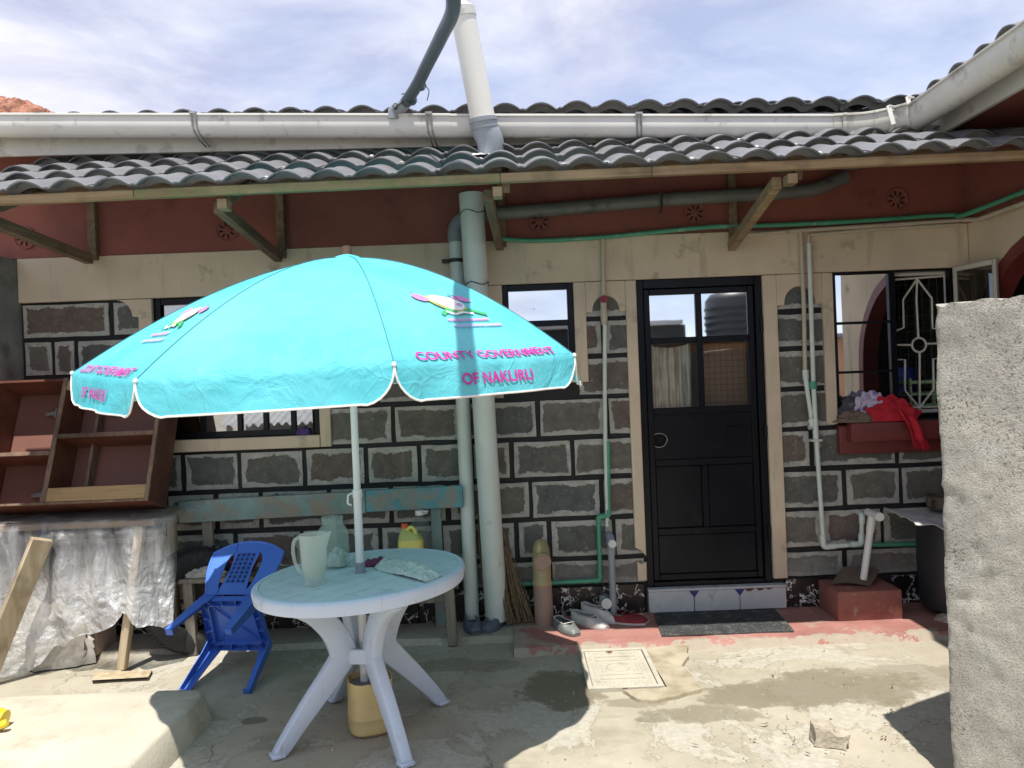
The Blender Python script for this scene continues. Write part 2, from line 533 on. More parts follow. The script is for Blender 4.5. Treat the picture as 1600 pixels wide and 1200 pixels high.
def fabric_mat():
    t = NT('turquoise umbrella cloth')
    c = t.mix(t.ramp(t.noise(2.2, 6, 0.6), [(0.35, 0.0), (0.68, 1.0)]), (0.085, 0.56, 0.655), (0.155, 0.67, 0.755))
    c = t.mix(t.ramp(t.noise(7, 8, 0.72), [(0.55, 0.0), (0.75, 0.35)]), c, (0.22, 0.58, 0.63))
    c = t.mix(t.ramp(t.noise(55, 6, 0.7), [(0.69, 0.0), (0.76, 0.6)]), c, (0.08, 0.30, 0.34))
    vo = t.node('ShaderNodeTexVoronoi', feature='DISTANCE_TO_EDGE')
    vo.inputs['Scale'].default_value = 6.0
    wob = t.node('ShaderNodeMixRGB')
    wob.inputs['Fac'].default_value = 0.12
    nn = t.node('ShaderNodeTexNoise')
    nn.inputs['Scale'].default_value = 4
    t.l.new(t.geo.outputs['Position'], nn.inputs['Vector'])
    t.l.new(t.geo.outputs['Position'], wob.inputs['Color1'])
    t.l.new(nn.outputs['Color'], wob.inputs['Color2'])
    t.l.new(wob.outputs[0], vo.inputs['Vector'])
    crease = t.math('MULTIPLY', t.ramp(vo.outputs['Distance'], [(0.0, 1.0), (0.03, 0.15), (0.2, 0.0)]), t.ramp(t.noise(3.1, 3), [(0.45, 0.0), (0.62, 1.0)]))
    nm = t.bump(t.math('ADD', t.noise(7, 6, 0.55, None, 1.2), t.math('MULTIPLY', crease, 0.12)), 0.5, 0.03)
    nm = t.bump(t.noise(420, 2), 0.06, 0.002, nm)
    d = t.bsdf(c, 0.62, nm)
    tr = t.node('ShaderNodeBsdfTranslucent')
    t.l.new(t.mix(0.42, c, (0.55, 0.62, 0.64)), tr.inputs['Color'])
    t.l.new(nm, tr.inputs['Normal'])
    m = t.node('ShaderNodeMixShader')
    m.inputs['Fac'].default_value = 0.30
    t.l.new(d, m.inputs[1])
    t.l.new(tr.outputs[0], m.inputs[2])
    return t.done(m.outputs[0])

def sheet_mat():
    t = NT('clear polythene sheet')
    cr1 = t.noise(1.0, 6, 0.6, t.scaled((15, 15, 5)), 1.2)
    cr2 = t.noise(34, 5, 0.6, None, 1.2)
    z = t.node('ShaderNodeSeparateXYZ')
    t.l.new(t.geo.outputs['Position'], z.inputs[0])
    low = t.ramp(z.outputs[2], [(0.50, 1.0), (0.78, 0.0)])
    nm = t.bump(t.math('ADD', cr1, t.math('MULTIPLY', cr2, t.math('MULTIPLY', low, 0.35))), 0.7, 0.035)
    d0 = t.bsdf((0.90, 0.90, 0.91), 0.12, nm)
    gl = t.node('ShaderNodeBsdfGlossy')
    gl.inputs['Roughness'].default_value = 0.22
    gl.inputs['Color'].default_value = (0.95, 0.95, 0.97, 1)
    t.l.new(nm, gl.inputs['Normal'])
    mg = t.node('ShaderNodeMixShader')
    mg.inputs['Fac'].default_value = 0.26
    t.l.new(d0, mg.inputs[1])
    t.l.new(gl.outputs[0], mg.inputs[2])
    b = mg.outputs[0]
    tr = t.node('ShaderNodeBsdfTransparent')
    tr.inputs['Color'].default_value = (0.95, 0.95, 0.96, 1)
    m = t.node('ShaderNodeMixShader')
    a = t.ramp(t.noise(1.0, 6, 0.6, t.scaled((9, 9, 2.2)), 0.8), [(0.38, 0.11), (0.55, 0.22), (0.70, 0.46)])
    a = t.math('ADD', a, t.math('MULTIPLY', low, 0.42))  # sunlit lower zone painted in as whiter, more opaque film
    t.l.new(a, m.inputs['Fac'])
    t.l.new(tr.outputs[0], m.inputs[1])
    t.l.new(b, m.inputs[2])
    return t.done(m.outputs[0])

def cloudy_plastic(name, col, alpha, rough=0.3):
    t = NT(name)
    b = t.bsdf(col, rough)
    trl = t.node('ShaderNodeBsdfTranslucent')
    trl.inputs['Color'].default_value = (*col, 1)
    m0 = t.node('ShaderNodeMixShader')
    m0.inputs['Fac'].default_value = 0.45
    t.l.new(b, m0.inputs[1])
    t.l.new(trl.outputs[0], m0.inputs[2])
    tr = t.node('ShaderNodeBsdfTransparent')
    tr.inputs['Color'].default_value = (0.93, 0.97, 0.95, 1)
    m = t.node('ShaderNodeMixShader')
    m.inputs['Fac'].default_value = alpha
    t.l.new(tr.outputs[0], m.inputs[1])
    t.l.new(m0.outputs[0], m.inputs[2])
    return t.done(m.outputs[0])

MT = {}
MT['block'] = block_mat()
MT['joint'] = plain('black joint paint', (0.010, 0.010, 0.011), 0.7, 0.3, 8)
MT['cream'] = plain('cream wall paint', (0.64, 0.525, 0.385), 0.72, 0.13, 2.5, ((0.27, 0.225, 0.165), 0.60, 0.74, 4.0), 0.18, 26, ((0.36, 0.30, 0.22), 0.56, 0.72, (7, 7, 1.1)))
MT['maroon'] = plain('dull maroon wall paint', (0.245, 0.075, 0.055), 0.75, 0.22, 3, ((0.14, 0.045, 0.036), 0.56, 0.75, 4), 0.12, 30)
MT['red_sill'] = plain('dark red gloss paint', (0.155, 0.030, 0.026), 0.42, 0.18, 5, None, 0.1, 30)
MT['red_floor'] = plain('worn red floor paint', (0.355, 0.165, 0.138), 0.75, 0.28, 4, ((0.40, 0.30, 0.235), 0.49, 0.64, 6), 0.3, 40)
def walk_mat():
    t = NT('worn red floor paint')
    c = t.mix(t.ramp(t.noise(4, 6), [(0.3, 0.0), (0.7, 1.0)]), (0.27, 0.115, 0.095), (0.40, 0.19, 0.16))
    x = t.node('ShaderNodeSeparateXYZ')
    t.l.new(t.geo.outputs['Position'], x.inputs[0])
    n = t.noise(5, 9, 0.68)
    side = t.math('ADD', t.math('MULTIPLY', x.outputs[0], 0.8), t.math('MULTIPLY', t.math('SUBTRACT', n, 0.5), 1.1))
    front = t.math('ADD', t.math('MULTIPLY', t.math('SUBTRACT', x.outputs[1], 4.6), 3.0), t.math('MULTIPLY', t.math('SUBTRACT', n, 0.5), 1.6))
    bare = t.mix(t.noise(14, 7, 0.65), (0.26, 0.225, 0.17), (0.43, 0.385, 0.30))
    c = t.mix(t.ramp(side, [(0.0, 0.8), (0.12, 0.0)]), c, bare)
    c = t.mix(t.ramp(front, [(-0.22, 0.9), (-0.10, 0.0)]), c, bare)
    c = t.mix(t.ramp(t.noise(7, 8, 0.66), [(0.56, 0.0), (0.64, 0.5)]), c, bare)
    return t.done(t.bsdf(c, 0.75, t.bump(t.noise(40, 6), 0.3, 0.01)))
MT['red_floor'] = walk_mat()
MT['red_block'] = plain('faded red cement paint', (0.27, 0.10, 0.08), 0.75, 0.22, 7, ((0.30, 0.235, 0.19), 0.60, 0.66, 9), 0.25, 40)
MT['ground'] = ground_mat()
MT['slab'] = plain('pale smooth screed', (0.50, 0.455, 0.365), 0.85, 0.16, 2.0, ((0.36, 0.315, 0.235), 0.54, 0.70, 3.5), 0.3, 60)
MT['marble'] = marble_mat()
MT['patch'] = plain('lumpy mortar', (0.40, 0.35, 0.255), 0.9, 0.2, 4, ((0.28, 0.235, 0.155), 0.46, 0.62, 6), 0.5, 30)
MT['fence'] = fence_mat()
MT['grey_plaster'] = plain('bare grey cement plaster', (0.235, 0.235, 0.225), 0.85, 0.3, 2.2, ((0.12, 0.12, 0.115), 0.54, 0.66, 4), 0.2, 25)
MT['tile'] = plain('charcoal coated roof tile', (0.165, 0.168, 0.178), 0.46, 0.2, 3, ((0.26, 0.25, 0.23), 0.58, 0.75, 18), 0.10, 300)
MT['pvc'] = plain('off white pvc', (0.62, 0.61, 0.57), 0.34, 0.10, 2.5, ((0.30, 0.285, 0.25), 0.58, 0.72, 9), 0.0)
MT['pvc_dirty'] = plain('stained pvc', (0.56, 0.54, 0.48), 0.40, 0.14, 3, ((0.26, 0.24, 0.20), 0.54, 0.72, 6), 0.0)
MT['pvc_white'] = plain('chalky white pvc', (0.76, 0.75, 0.70), 0.45, 0.06, 3)
MT['pvc_grey'] = plain('grey pvc', (0.27, 0.30, 0.33), 0.42, 0.14, 6)
MT['pvc_green_grey'] = plain('aged drain pvc', (0.66, 0.71, 0.66), 0.42, 0.12, 3, ((0.26, 0.29, 0.26), 0.60, 0.76, 5), 0.0, streak=((0.62, 0.62, 0.58), 0.56, 0.72, (30, 30, 1.2)))
MT['pipe_dark'] = plain('dark slate pipe', (0.062, 0.085, 0.10), 0.38, 0.2, 6)
MT['pipe_drab'] = plain('drab olive grey pipe', (0.135, 0.14, 0.125), 0.5, 0.25, 4, ((0.06, 0.06, 0.055), 0.55, 0.7, 8))
MT['green'] = plain('green water pipe', (0.075, 0.31, 0.19), 0.42, 0.16, 8, ((0.40, 0.46, 0.38), 0.60, 0.72, 14))
MT['mint'] = plain('whitewashed green pipe', (0.64, 0.70, 0.63), 0.5, 0.12, 10, ((0.15, 0.36, 0.25), 0.60, 0.70, 10))
MT['cream_pipe'] = plain('cream painted pipe', (0.52, 0.45, 0.35), 0.6, 0.12, 9, ((0.30, 0.25, 0.19), 0.6, 0.72, 12))
MT['beige_pipe'] = plain('dusty pink pipe', (0.36, 0.235, 0.185), 0.6, 0.16, 5, ((0.30, 0.25, 0.2), 0.56, 0.72, 6))
MT['mustard_pipe'] = plain('faded mustard pvc', (0.38, 0.31, 0.155), 0.5, 0.16, 6)
MT['black_steel'] = plain('black enamel on steel', (0.0065, 0.0078, 0.012), 0.30, 0.3, 4, ((0.022, 0.024, 0.03), 0.60, 0.78, 7), 0.08, 18, None, **{'Specular IOR Level': 0.22})
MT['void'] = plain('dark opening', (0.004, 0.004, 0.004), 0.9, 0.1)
MT['inside'] = plain('dim room wall', (0.30, 0.29, 0.25), 0.9, 0.2)
MT['white_steel'] = plain('cream painted steel', (0.60, 0.57, 0.50), 0.45, 0.1, 8, ((0.30, 0.24, 0.18), 0.62, 0.72, 22))
MT['glass_sky'] = glass_mat('reflective window glass', 0.86, (0.02, 0.022, 0.025))
MT['glass_clear'] = glass_mat('clear pane', 0.10, (0.88, 0.9, 0.9), 0.02, 1.0)
MT['glass_mid'] = glass_mat('half reflective pane', 0.40, (0.6, 0.62, 0.6), 0.02, 1.0)
MT['glass_inner'] = glass_mat('thin open leaf pane', 0.12, (0.55, 0.55, 0.55), 0.02, 1.0)
MT['timber'] = woodmat('sawn yellow timber', (0.37, 0.265, 0.15), (0.225, 0.145, 0.075), 0)
MT['timber_lichen'] = woodmat('sawn timber with lichen', (0.32, 0.25, 0.13), (0.19, 0.135, 0.07), 0, 1.0, 0.8, (0.20, 0.20, 0.085))
MT['timber_y'] = woodmat('weathered rafter timber', (0.25, 0.165, 0.10), (0.13, 0.085, 0.05), 1)
MT['timber_z'] = woodmat('weathered post timber', (0.30, 0.265, 0.215), (0.16, 0.14, 0.11), 2)
MT['plank_wood'] = woodmat('pale loose plank timber', (0.52, 0.43, 0.30), (0.33, 0.25, 0.15), 2, 0.8)
MT['cab'] = woodmat('red brown cabinet board', (0.165, 0.058, 0.035), (0.105, 0.032, 0.018), 0, 0.5, 0.5)
MT['cab_back'] = plain('pinkish brown hardboard', (0.20, 0.085, 0.062), 0.6, 0.14, 2)
MT['cab_edge'] = woodmat('worn board edge', (0.25, 0.17, 0.115), (0.13, 0.07, 0.045), 2, 1.5)
MT['cab_rail'] = woodmat('bare wood rail', (0.46, 0.31, 0.15), (0.31, 0.195, 0.085), 0, 1.2)
MT['bench_blue'] = plain('chipped blue bench paint', (0.085, 0.275, 0.31), 0.6, 0.25, 6, ((0.22, 0.23, 0.20), 0.48, 0.58, 8), 0.25, 30)
MT['bench_fade'] = plain('worn pale blue bench paint', (0.19, 0.29, 0.28), 0.65, 0.25, 6, ((0.25, 0.215, 0.17), 0.44, 0.58, 7), 0.35, 30)
MT['fabric'] = fabric_mat()
MT['trim'] = plain('white piping tape', (0.78, 0.77, 0.74), 0.7, 0.06)
MT['magenta'] = plain('magenta print', (0.50, 0.035, 0.30), 0.7, 0.12, 60)
MT['print_white'] = plain('white print', (0.80, 0.80, 0.78), 0.7, 0.06)
MT['print_pink'] = plain('pink print', (0.62, 0.22, 0.50), 0.7, 0.06)
MT['print_green'] = plain('green print', (0.03, 0.36, 0.13), 0.7, 0.06)
MT['print_lilac'] = plain('lilac print', (0.46, 0.36, 0.68), 0.7, 0.06)
MT['print_olive'] = plain('yellow green print', (0.46, 0.50, 0.12), 0.7, 0.06)
MT['print_dark'] = plain('dark outline print', (0.04, 0.16, 0.20), 0.7, 0.06)
MT['pole'] = plain('white enamelled tube', (0.72, 0.73, 0.72), 0.35, 0.06, 5, ((0.42, 0.38, 0.32), 0.66, 0.74, 20))
MT['white_plastic'] = plain('white moulded plastic', (0.55, 0.625, 0.73), 0.38, 0.08, 3, ((0.36, 0.35, 0.34), 0.60, 0.76, 8), 0.0, streak=((0.45, 0.45, 0.46), 0.60, 0.74, (30, 30, 3)))
MT['table_face'] = plain('table top plastic', (0.56, 0.64, 0.68), 0.36, 0.07, 4, ((0.33, 0.36, 0.37), 0.62, 0.76, 7), 0.05, 60)
MT['seam'] = plain('grimy seam', (0.27, 0.33, 0.36), 0.7, 0.1)
MT['blue_plastic'] = plain('royal blue plastic', (0.075, 0.185, 0.64), 0.36, 0.12, 4, ((0.14, 0.22, 0.52), 0.57, 0.74, 9), 0.0)
MT['blue_dark'] = plain('shaded slot blue', (0.008, 0.02, 0.10), 0.7, 0.1)
MT['sheet'] = sheet_mat()
MT['rubber'] = plain('black rubber', (0.016, 0.016, 0.017), 0.68, 0.2, 8, ((0.055, 0.05, 0.045), 0.55, 0.7, 10), 0.2, 60)
MT['mat_rubber'] = plain('dusty rubber matting', (0.055, 0.058, 0.058), 0.8, 0.2, 8, ((0.13, 0.125, 0.115), 0.52, 0.68, 14), 0.3, 200)
MT['jug'] = cloudy_plastic('frosted jug plastic', (0.90, 0.92, 0.87), 0.36)
MT['milky'] = cloudy_plastic('milky water', (0.78, 0.78, 0.68), 0.65)
MT['jar'] = cloudy_plastic('clear greenish plastic', (0.80, 0.88, 0.84), 0.17, 0.12)
MT['bottle'] = cloudy_plastic('clear bottle plastic', (0.5, 0.55, 0.55), 0.2, 0.1)
MT['yellow_can'] = plain('pale yellow plastic', (0.66, 0.60, 0.16), 0.42, 0.08, 6)
MT['yellow_top'] = plain('olive yellow translucent plastic', (0.46, 0.47, 0.15), 0.42, 0.1, 6)
MT['yellow_old'] = plain('dirty old yellow plastic', (0.62, 0.475, 0.21), 0.6, 0.15, 5, ((0.36, 0.26, 0.11), 0.52, 0.70, 7))
MT['yellow_toy'] = plain('bright yellow toy plastic', (0.80, 0.58, 0.03), 0.35, 0.06)
MT['orange_cap'] = plain('orange cap plastic', (0.62, 0.11, 0.035), 0.45, 0.05)
MT['white_cap'] = plain('white cap plastic', (0.72, 0.72, 0.70), 0.4, 0.05)
MT['purple'] = plain('plum rag cloth', (0.155, 0.03, 0.075), 0.9, 0.35, 20, None, 0.5, 120)
MT['towel'] = plain('pale terry towel', (0.55, 0.62, 0.58), 0.95, 0.15, 30, ((0.30, 0.34, 0.32), 0.62, 0.70, 90), 0.9, 130)
MT['violet'] = plain('violet cloth', (0.10, 0.045, 0.18), 0.9, 0.3, 20)
MT['red_cloth'] = plain('bright red shawl', (0.50, 0.012, 0.028), 0.85, 0.22, 9, None, 0.3, 90)
MT['khaki'] = plain('khaki trouser cloth', (0.185, 0.135, 0.095), 0.9, 0.2, 9, None, 0.3, 120)
MT['lavender'] = plain('lavender printed cloth', (0.56, 0.47, 0.58), 0.9, 0.1, 9, ((0.31, 0.20, 0.50), 0.54, 0.60, 20), 0.2, 90)
MT['grey_cloth'] = plain('dark grey garment', (0.07, 0.065, 0.07), 0.85, 0.4, 14, ((0.20, 0.19, 0.20), 0.60, 0.68, 14), 0.3, 90)
MT['shoe_blue'] = plain('slate canvas', (0.10, 0.12, 0.15), 0.8, 0.25, 14)
MT['shoe_grey'] = plain('scuffed grey leather', (0.16, 0.17, 0.165), 0.5, 0.2, 14)
MT['shoe_white'] = plain('off white leather', (0.60, 0.56, 0.53), 0.5, 0.1, 12)
MT['shoe_red'] = plain('wine red cloth', (0.20, 0.022, 0.030), 0.85, 0.2, 14)
MT['shoe_in'] = plain('dark shoe lining', (0.035, 0.033, 0.033), 0.9, 0.2)
MT['straw'] = plain('dry broom sticks', (0.20, 0.135, 0.075), 0.8, 0.45, 40)
MT['stone'] = plain('broken block stone', (0.44, 0.385, 0.30), 0.9, 0.25, 14, ((0.22, 0.18, 0.13), 0.54, 0.66, 22), 0.8, 60)
MT['cardboard'] = plain('brown cardboard', (0.125, 0.092, 0.066), 0.85, 0.2, 8)
MT['sack'] = plain('white woven sack', (0.56, 0.545, 0.53), 0.8, 0.1, 8, ((0.34, 0.31, 0.29), 0.60, 0.72, 9), 0.35, 14)
MT['barrel'] = plain('black barrel plastic', (0.022, 0.023, 0.028), 0.5, 0.2, 5)
MT['tile_white'] = plain('pale step tile', (0.55, 0.55, 0.56), 0.35, 0.12, 8, ((0.33, 0.32, 0.30), 0.58, 0.70, 8))
MT['tile_blue'] = plain('blue tile pattern', (0.04, 0.05, 0.17), 0.4, 0.3, 60)
MT['rust'] = plain('rusty brown chip', (0.15, 0.075, 0.045), 0.8, 0.2)
MT['manhole'] = plain('cement coloured cover', (0.46, 0.425, 0.345), 0.8, 0.12, 6, ((0.33, 0.295, 0.23), 0.56, 0.7, 8), 0.35, 70)
MT['curtain'] = plain('yellowed net curtain', (0.72, 0.70, 0.60), 0.9, 0.3, 9, None, 0.3, 60, ((0.17, 0.165, 0.13), 0.46, 0.62, (42, 42, 3)))
MT['metal'] = plain('dull zinc', (0.36, 0.36, 0.35), 0.4, 0.2, 10, Metallic=0.7)
MT['iron'] = plain('corrugated iron', (0.50, 0.50, 0.50), 0.45, 0.2, 3, ((0.32, 0.28, 0.24), 0.56, 0.7, 3))
MT['tank'] = plain('black tank plastic', (0.018, 0.019, 0.022), 0.45, 0.2, 3)
MT['brown_wall'] = plain('orange brown wall paint', (0.40, 0.235, 0.14), 0.8, 0.15, 2)
MT['lava'] = plain('reddish rough stone', (0.34, 0.155, 0.10), 0.9, 0.35, 12, ((0.15, 0.06, 0.045), 0.52, 0.6, 20), 0.8, 30)
MT['pink_wall'] = plain('pinkish wall', (0.42, 0.19, 0.14), 0.8, 0.12, 3)
MT['green_rack'] = plain('pale green plastic', (0.42, 0.62, 0.30), 0.45, 0.1, 8)
MT['blue_drum'] = plain('blue drum plastic', (0.02, 0.06, 0.42), 0.45, 0.15, 5)
MT['box_pink'] = plain('pinkish packing board', (0.50, 0.36, 0.31), 0.85, 0.15, 4)
MT['green_bag'] = plain('green mesh bag', (0.03, 0.25, 0.06), 0.8, 0.3, 30)
MT['white_bag'] = plain('grubby white bag', (0.50, 0.47, 0.42), 0.8, 0.3, 20)
MT['black_bag'] = plain('black plastic bag', (0.012, 0.012, 0.013), 0.35, 0.3, 20)
MT['red_bowl'] = plain('red plastic', (0.28, 0.02, 0.03), 0.4, 0.1)
MT['wire'] = plain('rusty tie wire', (0.035, 0.032, 0.032), 0.6, 0.2)

D = 5.2                                              # distance of the house front
def wx(px, py):
    return at(px, py, D).x
# ------------------------------------------------------------------ ground and paving
def gfn(u, v):
    x, y = -7 + 14 * u, -1.0 + 6.4 * v
    return V((x, y, 0.007 * fz((x, y, 0), 1.4, 2)))
g = MB().grid(gfn, 70, 40)
g.add([(-120, -120, -0.012), (120, -120, -0.012), (120, 120, -0.012), (-120, 120, -0.012)], [(0, 1, 2, 3)])
build('ground', g, MT['ground'], kind='structure', label='stained concrete yard in front of the house')

def wobble_slab(x0, x1, y0, y1, z1, amp, n, seed):
    mb = MB()
    def f(u, v):
        x = x0 + (x1 - x0) * u
        y = y0 + (y1 - y0) * v
        if v < 0.05:
            y += amp * fz((x, 0, 0), 3, seed)
        return V((x, y, z1 + 0.003 * fz((x, y, 0), 4, seed)))
    mb.grid(f, n, 8)
    top = [f(i / n, 0) for i in range(n + 1)]
    bot = [V((p.x, p.y - 0.055 - .02 * fz(p, 4, 7), -0.02)) for p in top]
    mb.add(top + bot, [(i, n + 1 + i, n + 2 + i, i + 1) for i in range(n)])
    for xx in (x0, x1):
        mb.add([(xx, y0, -0.03), (xx, y1, -0.03), (xx, y1, z1), (xx, y0, z1)], [(0, 1, 2, 3)])
    return mb
PZ = 0.045
build('walkway', wobble_slab(-0.05, 3.6, 4.60, 5.19, PZ, 0.03, 60, 3), MT['red_floor'], kind='structure', label='red painted cement strip along the foot of the house')
build('pavement', wobble_slab(-3.4, -0.052, 4.86, 5.19, PZ - 0.012, 0.02, 50, 5), MT['ground'], kind='structure', label='bare cement strip along the foot of the house')

# raised screed platform at left
def plat():
    prof = [(-6.0, 0.148), (-1.80, 0.148), (-1.672, 0.146), (-1.655, 0.140), (-1.645, 0.128), (-1.612, 0.03), (-1.605, -0.03)]
    ys = [-1.5 + i * 0.1 for i in range(52)] + [3.74, 3.80, 3.85, 3.89, 3.92, 3.935]
    vs, fs = [], []
    for j, y in enumerate(ys):
        k = max(0.0, (y - 3.80) / 0.135)
        for (x, z) in prof:
            dx = 0.012 * fz((x, y, 0), 2.5, 8) + 0.006 * fz((x, y, z), 12, 9)
            xx = x - (0.06 * k * k if x > -2 else 0) + (dx if x > -5 else 0)
            zz = z - 0.035 * k ** 3 + 0.004 * fz((x, y, 1), 5, 4)
            vs.append(V((xx, y, max(-0.03, zz) if z > 0 else z)))
    n = len(prof)
    for j in range(len(ys) - 1):
        for i in range(n - 1):
            fs.append((j * n + i, j * n + i + 1, (j + 1) * n + i + 1, (j + 1) * n + i))
    j = (len(ys) - 1) * n
    b = len(vs)
    for i in range(n):
        vs.append(V((vs[j + i].x, 3.95, -0.03)))
    for i in range(n - 1):
        fs.append((j + i, j + i + 1, b + i + 1, b + i))
    return MB().add(vs, fs)
build('platform', plat(), MT['slab'], smooth=50, kind='structure', label='raised cement platform with rounded edge at lower left')

# cement patch round the manhole
pp = [gnd(*q) for q in ((1003, 1009), (1075, 1005), (1074, 1030), (1066, 1045), (1082, 1062), (1096, 1082), (1060, 1092), (1020, 1101), (995, 1097), (972, 1084), (1045, 1079))]
pm = MB()
pts = []
for a, b in zip(pp, pp[1:] + pp[:1]):
    for k in range(5):
        q = a.lerp(b, k / 5)
        pts.append(V((q.x + 0.012 * fz(q, 9, 1), q.y + 0.012 * fz(q, 9, 2), 0)))
pm.add([V((p.x, p.y, 0.020)) for p in pts] + [V((p.x * 1.002, p.y * 0.999, -0.01)) for p in pts],
       [tuple(range(len(pts)))] + [(i, i + len(pts), (i + 1) % len(pts) + len(pts), (i + 1) % len(pts)) for i in range(len(pts))])
build('path', pm, MT['patch'], kind='structure', label='lumpy mortar patch beside the manhole cover')

rnd = random.Random(11)
pb_ = MB()
for k in range(420):
    q = gnd(rnd.uniform(330, 1500), rnd.uniform(1005, 1198))
    r_ = rnd.uniform(.0025, .007) * (1.6 if rnd.random() < .06 else 1)
    h_ = r_ * rnd.uniform(.5, 1)
    a0 = rnd.random() * 6
    ring = [V((q.x + r_ * rnd.uniform(.7, 1.2) * math.cos(a0 + i * PI / 3), q.y + r_ * rnd.uniform(.7, 1.2) * math.sin(a0 + i * PI / 3), .0)) for i in range(6)]
    pb_.add(ring + [V((q.x, q.y, h_ + .004))], [(i, (i + 1) % 6, 6) for i in range(6)])
build('gravel', pb_, MT['stone'], kind='stuff', label='crumbs of grit scattered over the yard', smooth=0)

lt_ = MB()
for k in range(70):
    q = gnd(rnd.uniform(360, 1480), rnd.uniform(1015, 1190))
    a0, L_, w_ = rnd.random() * 6.3, rnd.uniform(.008, .026), rnd.uniform(.0015, .006)
    dx_, dy_ = V((math.cos(a0), math.sin(a0), 0)), V((-math.sin(a0), math.cos(a0), 0))
    z_ = V((q.x, q.y, .011))
    lt_.add([z_ - dx_ * L_, z_ - dy_ * w_ + V((0, 0, .003)), z_ + dx_ * L_ + V((0, 0, .004)), z_ + dy_ * w_ + V((0, 0, .002))], [(0, 1, 2, 3)])
build('dry_litter', lt_, MT['straw'], kind='stuff', label='bits of straw and dry leaf scattered over the yard', smooth=0)

# ------------------------------------------------------------------ the house
house = thing('house', 'low stone block house with cream plaster, black door and maroon gable band', 'house', (0, D, 0))
WL, WR = -3.4, 3.2
# openings (x0, x1, z0, z1)
ZT = 2.36
OP_L = (wx(243, 560), wx(501, 655), 1.37, ZT)
OP_S = (wx(786, 500), wx(897, 500), 1.72, ZT)
OP_D = (0.885, 1.765, 0.215, ZT)
OP_R = (2.25, 3.11, 1.325, ZT + 0.02)
def wall_with_holes(x0, x1, z0, z1, holes, y0, y1):
    mb = MB()
    xs = sorted({x0, x1, *[h[0] for h in holes], *[h[1] for h in holes]})
    zs = sorted({z0, z1, *[h[2] for h in holes], *[h[3] for h in holes]})
    def solid(i, j):
        if not (0 <= i < len(xs) - 1 and 0 <= j < len(zs) - 1):
            return False
        cx, cz = (xs[i] + xs[i + 1]) / 2, (zs[j] + zs[j + 1]) / 2
        return not any(h[0] < cx < h[1] and h[2] < cz < h[3] for h in holes)
    for i in range(len(xs) - 1):
        for j in range(len(zs) - 1):
            if not solid(i, j):
                continue
            a, b, c, d = xs[i], xs[i + 1], zs[j], zs[j + 1]
            mb.add([(a, y0, c), (b, y0, c), (b, y0, d), (a, y0, d)], [(0, 1, 2, 3)])
            mb.add([(a, y1, c), (b, y1, c), (b, y1, d), (a, y1, d)], [(3, 2, 1, 0)])
            if not solid(i - 1, j): mb.add([(a, y0, c), (a, y0, d), (a, y1, d), (a, y1, c)], [(0, 1, 2, 3)])
            if not solid(i + 1, j): mb.add([(b, y0, c), (b, y0, d), (b, y1, d), (b, y1, c)], [(3, 2, 1, 0)])
            if not solid(i, j - 1): mb.add([(a, y0, c), (b, y0, c), (b, y1, c), (a, y1, c)], [(3, 2, 1, 0)])
            if not solid(i, j + 1): mb.add([(a, y0, d), (b, y0, d), (b, y1, d), (a, y1, d)], [(0, 1, 2, 3)])
    return mb
wall = build('block_wall', wall_with_holes(WL, WR, 0.0, 2.67, [OP_L, OP_S, OP_D, OP_R], D, D + 0.2), MT['joint'], house, smooth=0)
upper = MB().box((WL - 1.2, D - 0.026, 2.67), (WR + 1.0, D + 0.2, 3.39))
build('gable_band', upper, MT['maroon'], house, smooth=0)
# rooms behind the openings
rm = MB()
for (x0, x1, z0, z1), dp in ((OP_L, 2.4), (OP_S, 1.8), (OP_D, 2.6), (OP_R, 2.2)):
    a, b, c, d = x0 - 0.35, min(x1 + 0.5, 3.75), max(z0 - 1.2, 0.02), z1 + 0.4
    y0, y1 = D + 0.203, D + dp
    if x1 > 3:
        a = 1.98
    if x0 < 1 < x1 or abs(x0 - 0.885) < .01:
        b = 1.95
    rm.add([(a, y0, c), (b, y0, c), (b, y1, c), (a, y1, c), (a, y0, d), (b, y0, d), (b, y1, d), (a, y1, d)],
           [(0, 1, 2, 3), (7, 6, 5, 4), (3, 2, 6, 7), (0, 3, 7, 4), (1, 5, 6, 2)])
build('room', rm, MT['inside'], house, smooth=0)

